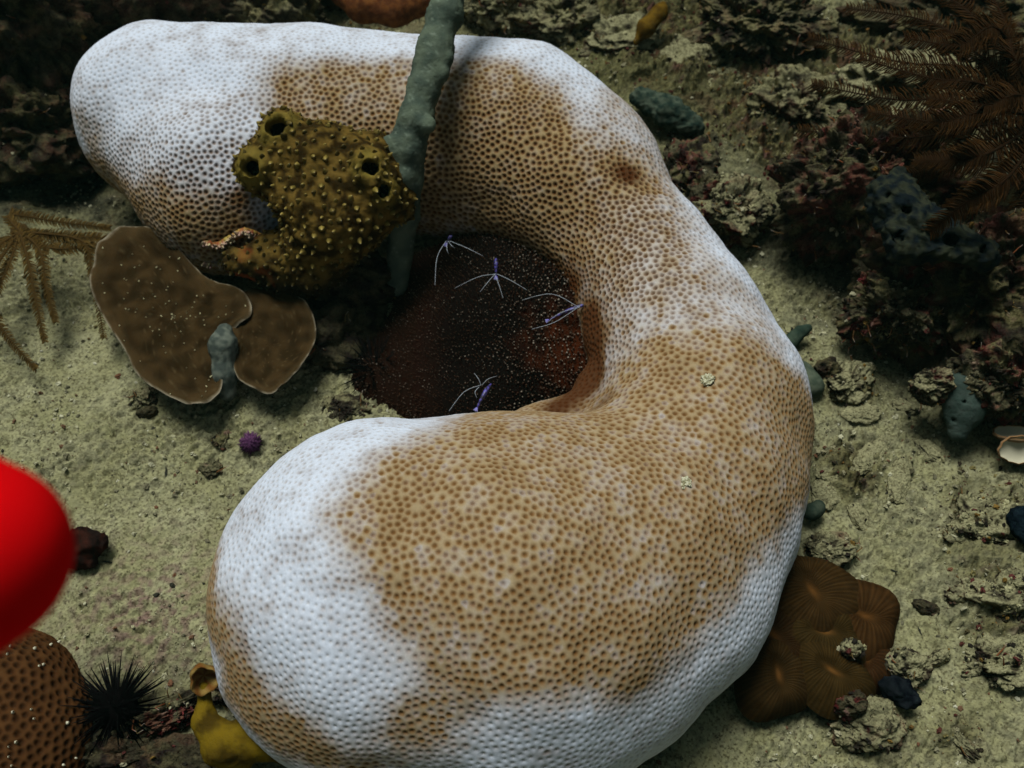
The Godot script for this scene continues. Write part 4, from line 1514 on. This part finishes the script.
func build_small_life() -> void:
	leaf_blob("green_sponge", "dark blue green sponge lying against the coral's upper right shoulder", "sponge", [[640, 98, 0.028, 10, 668, 112, 0.030, 14], [668, 112, 0.030, 14, 694, 126, 0.028, 11]], 0.01, Color(0.014, 0.024, 0.018), Color(0.065, 0.080, 0.055), "sponge_body", 0.004)
	leaf_blob("green_blade_sponge", "small dark green blade sticking out beside the coral's right bulge", "sponge", [[790, 344, 0.012, 7, 808, 328, 0.022, 4], [790, 340, 0.012, 6, 800, 330, 0.02, 5]], 0.004, Color(0.022, 0.036, 0.026), Color(0.045, 0.062, 0.042), "blade")
	leaf_blob("green_blade_sponge", "grey green sponge lobe squeezed between coral and dark hollowed stone", "sponge", [[800, 372, 0.010, 12, 812, 386, 0.012, 12]], 0.006, Color(0.042, 0.055, 0.038), Color(0.085, 0.098, 0.066), "sponge_body")
	leaf_blob("green_blade_sponge", "little dark green lump by the coral's edge above pink flecked rubble", "sponge", [[812, 512, 0.006, 9, 818, 508, 0.006, 8]], 0.004, Color(0.024, 0.036, 0.026), Color(0.055, 0.066, 0.044), "sponge_body")
	leaf_blob("grey_leaf_sponge", "smooth blue grey leaf sponge hanging below the pink crusted knob", "sponge", [[960, 384, 0.05, 15, 964, 408, 0.036, 18], [964, 408, 0.036, 18, 958, 432, 0.026, 10]], 0.01, Color(0.034, 0.050, 0.041), Color(0.050, 0.066, 0.054), "sponge_body", 0.001, [[964, 402, 2.2], [953, 420, 2.2]])
	leaf_blob("dark_triangular_sponge", "dark blue grey triangular sponge on the shadowy boulder at right", "sponge", [[895, 205, 0.135, 22, 985, 255, 0.14, 8], [895, 205, 0.135, 22, 905, 245, 0.13, 16], [905, 245, 0.13, 16, 985, 255, 0.14, 8], [920, 225, 0.14, 16, 985, 255, 0.14, 8], [880, 190, 0.135, 10, 900, 180, 0.14, 12]], 0.012, Color(0.006, 0.009, 0.011), Color(0.030, 0.032, 0.019), "sponge_body", 0.006, [[905, 212, 6], [930, 222, 5], [982, 250, 4], [950, 240, 7], [900, 235, 6], [888, 195, 4]])
	leaf_blob("blue_black_sea_squirt", "glossy blue black sea squirt at the lower right of the lobed coral", "sea squirt", [[895, 688, 0.016, 13, 908, 697, 0.016, 12]], 0.004, Color(0.003, 0.004, 0.006), Color(0.012, 0.015, 0.017), "body", 0.004)
	leaf_blob("blue_black_sea_squirt", "dark blue sea squirt cut off by the right edge", "sea squirt", [[1022, 520, 0.03, 14, 1030, 535, 0.03, 12]], 0.004, Color(0.003, 0.006, 0.009), Color(0.010, 0.018, 0.024), "body", 0.004)
	leaf_blob("yellow_leaf", "yellow brown algae leaf at the top edge right of the coral's crown", "seaweed", [[636, 42, 0.030, 3, 646, 28, 0.040, 9], [646, 28, 0.040, 9, 660, 12, 0.048, 8], [660, 12, 0.048, 8, 664, 4, 0.052, 3]], 0.004, Color(0.07, 0.038, 0.006), Color(0.13, 0.073, 0.009), "leaf_blade")
	leaf_blob("red_brown_sea_squirt", "soft red brown curved sea squirt at the top edge above the upper arm", "sea squirt", [[338, -10, 0.06, 12, 362, 8, 0.062, 13], [362, 8, 0.062, 13, 395, 12, 0.062, 13], [395, 12, 0.062, 13, 425, 2, 0.06, 13]], 0.01, Color(0.06, 0.020, 0.008), Color(0.13, 0.048, 0.014), "body")
	leaf_blob("dark_encrusted_shell", "dark brown shell with white flecks lying on sand beside the red tip", "shell", [[80, 543, 0.012, 17, 94, 544, 0.012, 13], [72, 556, 0.008, 12, 88, 562, 0.006, 8]], 0.006, Color(0.010, 0.006, 0.005), Color(0.035, 0.011, 0.007), "shell_body", 0.004)
	# purple tuft
	var c := bed(252, 446)
	urchin("small purple spiny tuft in the shade below the plate coral", c, 0.008, 0.007, 130, Color(0.06, 0.022, 0.055), Color(0.14, 0.06, 0.12), 61, 0.0009)
	urchin("black long spined sea urchin on sand between honeycomb coral and yellow sponge", bed(120, 712), 0.016, 0.034, 150, Color(0.0025, 0.002, 0.0022), Color(0.008, 0.007, 0.007), 62, 0.0009)
	urchin("black sea urchin hidden in the deep shade of the hollow", bed(376, 374), 0.014, 0.030, 110, Color(0.0025, 0.002, 0.0022), Color(0.008, 0.007, 0.007), 63, 0.0009)
	# open clam shell at the right edge
	var p := at(1018, 442, 0.024)
	var t := thing("clam_shell", "white gaping clam shell at the right edge", "shell", p)
	for s in 2:
		var m := Mx.new()
		for side in 2:
			for j in 11:
				for k in 36:
					var u := j / 10.0
					var a := TAU * k / 36.0
					var r := 0.0125 * sin(u * PI * 0.5) * (1.0 + (0.035 * cos(a * 12.0) + 0.03 * sin(a * 5.0)) * u)
					var q := Vector3(cos(a) * r * 1.5, (0.5 - 0.006 / 0.012 * (1.0 - u * u)) * 0.012 - 0.006, sin(a) * r)
					if side == 1:
						q = q * 0.93 + Vector3(0, 0.0006, 0)
					m.v.append(Basis(Vector3.RIGHT, 0.75 if s == 0 else -0.55) * (q if s == 0 else Vector3(q.x, q.y, q.z)) + Vector3(0, 0.0, 0.007 if s == 0 else -0.009))
					m.c.append(Color(0.46, 0.42, 0.30).lerp(Color(0.26, 0.12, 0.04), sst(0.88, 1.0, u)) if side == 1 else Color(0.2, 0.13, 0.07))
			var o := side * 11 * 36
			for j in 10:
				for k in 36:
					var a := o + j * 36 + k
					var b := o + j * 36 + (k + 1) % 36
					m.i.append_array([a, b, a + 36, b, b + 36, a + 36])
		for k in 36:
			var a := 10 * 36 + k
			var b := 10 * 36 + (k + 1) % 36
			m.i.append_array([a, b, a + 11 * 36, b, b + 11 * 36, a + 11 * 36])
		smooth(m)
		commit("shell_half", m, M.plain, t)
	# two pale specks lying on the big coral
	for s in [["round pale pebble lying on the tan bulge of the big coral", 708, 380, 6.5], ["pale grit crumb on the coral between its bulge and belly", 685, 483, 6.0]]:
		var q := pick(s[1], s[2], big)
		var sc := scale_at(q)
		var o := thing("pale_pebble", s[0], "pebble", q)
		commit("grain_cluster", rock(Vector3(s[3] * sc, s[3] * sc * 0.55, s[3] * sc), int(s[1]), 0.7, 4, func(_p, n): return Color(0.5, 0.47, 0.33).lerp(Color(0.26, 0.23, 0.13), sst(0.3, -0.3, nz.get_noise_3dv(_p * 500.0)))), M.chip, o)

func build_grit() -> void:
	# countable chips as things; finer grit as one mass
	rng.seed = 99
	var kinds := [["pale shell chip on sand", Color(0.40, 0.37, 0.26), "shell chips scattered on the sand"], ["dark twig fragment on sand", Color(0.03, 0.03, 0.022), "dark fragments scattered on the sand"], ["rusty orange crumb on sand", Color(0.14, 0.065, 0.035), "rusty crumbs scattered on the sand"], ["grey brown crumb on sand", Color(0.13, 0.115, 0.07), "grey crumbs scattered on the sand"]]
	var protos := []
	for k in 4:
		var list := []
		for e in 3:
			list.append(to_mesh(flat(rock([Vector3(1, 0.35, 0.7), Vector3(1.6, 0.25, 0.28), Vector3(1, 0.6, 0.75), Vector3(1, 0.55, 0.8)][k], 120 + k * 5 + e, 0.9, 2, func(p, _n): return kinds[k][1] * (1.0 + 0.5 * nz.get_noise_3dv(p * 3.0)))), M.chip))
		protos.append(list)
	var marks := [["left of the plate coral", 60, 350], ["just below the plate coral", 180, 430], ["near the purple tuft", 262, 440], ["right above the red tip", 60, 440], ["beside the dark encrusted shell", 118, 540], ["midway between red tip and big coral", 160, 520], ["close to the big coral's left rim", 205, 590], ["above the black sea urchin", 130, 650], ["near the honeycomb coral", 80, 630], ["by the brown cup of the yellow sponge", 180, 670],
		["under the red crusted ledge", 880, 400], ["beside the angular sandy stone", 830, 420], ["among the flat sandy flakes", 860, 470], ["near the open clam shell", 960, 460], ["left of the upper ragged mound", 930, 530], ["above the lobed coral", 860, 545], ["right of the lobed coral", 925, 620], ["beside the blue black sea squirt", 930, 690], ["near the pinkish splinter", 950, 735], ["below the big coral's lower right edge", 700, 730], ["under the lobed coral", 790, 735], ["in the bottom right corner", 1000, 730], ["beside the coral's right bulge in the shade", 780, 300]]
	var placed := 0
	var told := {}
	var tries := 0
	while placed < 110 and tries < 4000:
		tries += 1
		var px := rng.randf_range(0, 1024)
		var py := rng.randf_range(240, 768)
		var ok := (px < 330 and py > 330) or (px > 640 and py > 280)
		if px < 100 and py > 440 and py < 660:
			ok = false
		var p := bed(px, py)
		if not ok or big.f(p) < 0.004:
			continue
		var k: int = [0, 1, 1, 2, 3, 3][rng.randi_range(0, 5)]
		var s := scale_at(p) * (1.0 + 2.6 * pow(rng.randf(), 1.8))
		var where_ := ""
		var best := 1e9
		for mk in marks:
			var e := Vector2(px - mk[1], py - mk[2]).length()
			if e < best:
				best = e
				where_ = mk[0]
		var size_: String = "tiny" if s < scale_at(p) * 1.9 else "larger"
		var words: String = size_ + " " + kinds[k][0] + " " + where_
		if told.has(words):
			continue
		told[words] = true
		var o := MeshInstance3D.new()
		o.name = numbered(["shell_chip", "dark_fragment", "rusty_crumb", "grey_crumb"][k])
		o.mesh = protos[k][rng.randi_range(0, 2)]
		add_child(o, true)
		o.transform = Transform3D(Basis.from_euler(Vector3(rng.randfn(0, 0.25), rng.randf() * TAU, rng.randfn(0, 0.25))).scaled_local(Vector3.ONE * s), Vector3(p.x, gh_fine(p.x, p.z) + s * 0.15, p.z))
		tag(o, words, ["shell chip", "twig", "rubble", "rubble"][k], kinds[k][2])
		placed += 1
	var where := []
	var tints := PackedColorArray()
	for k in 85000:
		var x := rng.randf_range(-0.66, 0.66)
		var z := rng.randf_range(-0.62, 0.34)
		var dens := 0.35 + 0.9 * nz.get_noise_2d(x * 9.0, z * 9.0) + 0.5 * nz.get_noise_2d(x * 40.0, z * 40.0)
		dens += 0.6 * rubble(x, z)
		if rng.randf() > dens:
			continue
		var s := 0.00045 + 0.0020 * pow(rng.randf(), 6.0)
		if rubble(x, z) > 0.3:
			s *= 1.15
		where.append(Transform3D(rand_basis(Vector3(s, s * 0.6, s * rng.randf_range(0.7, 1.6))), Vector3(x, gh_fine(x, z) + s * 0.2, z)))
		var r := rng.randf()
		var c := Color(0.29, 0.265, 0.15).lerp(Color(0.46, 0.43, 0.29), rng.randf())
		if r < 0.34:
			c = Color(0.10, 0.09, 0.055).lerp(Color(0.2, 0.18, 0.11), rng.randf())
		elif r < 0.42:
			c = Color(0.13, 0.07, 0.04)
		elif r < 0.46:
			c = Color(0.03, 0.028, 0.02)
		elif r < 0.485:
			c = Color(0.46, 0.43, 0.32)
		if rubble(x, z) > rng.randf() * 0.8:
			c = [Color(0.03, 0.022, 0.014), Color(0.07, 0.022, 0.016), Color(0.16, 0.13, 0.05), Color(0.25, 0.22, 0.13), Color(0.07, 0.055, 0.025), Color(0.13, 0.07, 0.02)][rng.randi_range(0, 5)]
		tints.append(c)
	scatter("sand_grit", M.chip_a, where, tints, self)


# ---------------------------------------------------------------- the scene
func _ready() -> void:
	eye = Vector3(0, 0.08, 0) + Vector3(0, cos(deg_to_rad(TILT)), sin(deg_to_rad(TILT))) * 0.8
	fwd = Vector3(0, -cos(deg_to_rad(TILT)), -sin(deg_to_rad(TILT)))
	upv = Vector3(0, sin(deg_to_rad(TILT)), -cos(deg_to_rad(TILT)))
	var cam := Camera3D.new()
	cam.name = "camera"
	cam.near = 0.01
	cam.far = 60.0
	var lens := CameraAttributesPhysical.new()
	lens.frustum_focal_length = 31.261
	lens.frustum_focus_distance = 0.72
	lens.exposure_aperture = 8.0
	lens.frustum_near = 0.01
	lens.frustum_far = 60.0
	cam.attributes = lens
	add_child(cam)
	cam.fov = 42.0
	cam.position = eye
	cam.rotation_degrees = Vector3(-90.0 + TILT, 0, 0)
	cam.current = true

	var we := WorldEnvironment.new()
	we.name = "water_light"
	var env := Environment.new()
	env.background_mode = Environment.BG_SKY
	var sky := Sky.new()
	var sm := ProceduralSkyMaterial.new()
	sm.sky_top_color = Color(0.74, 0.92, 0.97)
	sm.sky_horizon_color = Color(0.08, 0.20, 0.30)
	sm.sky_curve = 0.7
	sm.sky_energy_multiplier = 0.40
	sm.ground_bottom_color = Color(0.02, 0.05, 0.05)
	sm.ground_horizon_color = Color(0.08, 0.2, 0.22)
	sky.sky_material = sm
	env.sky = sky
	env.tonemap_mode = Environment.TONE_MAPPER_LINEAR
	env.tonemap_exposure = 1.05
	env.fog_enabled = true
	env.fog_density = 0.006
	env.fog_light_color = Color(0.55, 0.85, 0.75)
	env.sdfgi_enabled = true
	env.ssao_enabled = true
	env.ssil_enabled = true
	we.environment = env
	add_child(we)
	var sun := DirectionalLight3D.new()
	sun.name = "sun"
	sun.light_energy = 1.05
	sun.light_color = Color(0.96, 0.985, 0.97)
	sun.light_angular_distance = 24.0
	sun.shadow_enabled = true
	add_child(sun)
	sun.look_at_from_position(Vector3.ZERO, Vector3(0.18, -1.0, 0.38), Vector3.UP)

	for k in [nz, fb, rd, cl]:
		k.noise_type = FastNoiseLite.TYPE_SIMPLEX_SMOOTH
		k.frequency = 1.0
		k.fractal_type = FastNoiseLite.FRACTAL_NONE
	fb.fractal_type = FastNoiseLite.FRACTAL_FBM
	fb.fractal_octaves = 4
	rd.fractal_type = FastNoiseLite.FRACTAL_RIDGED
	rd.fractal_octaves = 3
	cl.noise_type = FastNoiseLite.TYPE_CELLULAR
	build_materials()
	var t0 := Time.get_ticks_msec()
	M.chip_a = chip_mesh(7, M.chip)
	M.chip_b = chip_mesh(12, M.chip)
	for d in [[70, 120, 200, -0.07], [700, 70, 110, 0.012], [985, 580, 70, 0.012], [860, 400, 60, 0.006], [330, 340, 70, -0.010], [160, 700, 60, -0.015]]:
		var p := at(d[0], d[1], 0.0)
		dips.append([p.x, p.z, d[2] * scale_at(p), d[3]])
	for d in [[690, 50, 100], [600, 20, 70], [800, 130, 110], [960, 250, 150], [1000, 590, 75], [990, 520, 40], [870, 712, 50], [60, 60, 160], [300, 0, 130], [850, 480, 45], [880, 60, 120], [1010, 420, 60], [150, 720, 55], [840, 390, 30], [955, 740, 30]]:
		var p := at(d[0], d[1], 0.0)
		reef.append([p.x, p.z, d[2] * scale_at(p)])
	build_ground()
	big_shape()
	print("ground ", Time.get_ticks_msec() - t0)
	build_big_coral()
	print("coral ", Time.get_ticks_msec() - t0)
	build_dark_coral()
	build_rocks()
	print("rocks ", Time.get_ticks_msec() - t0)
	build_rope_sponge()
	build_yellow_sponge()
	print("sponges ", Time.get_ticks_msec() - t0)
	build_plate_coral()
	build_lobed_coral()
	build_honeycomb_coral()
	build_bottom_sponge()
	print("corals ", Time.get_ticks_msec() - t0)
	build_small_life()
	build_feather_stars()
	build_shrimps()
	build_red_tip()
	build_grit()

	print("built in ", Time.get_ticks_msec() - t0)
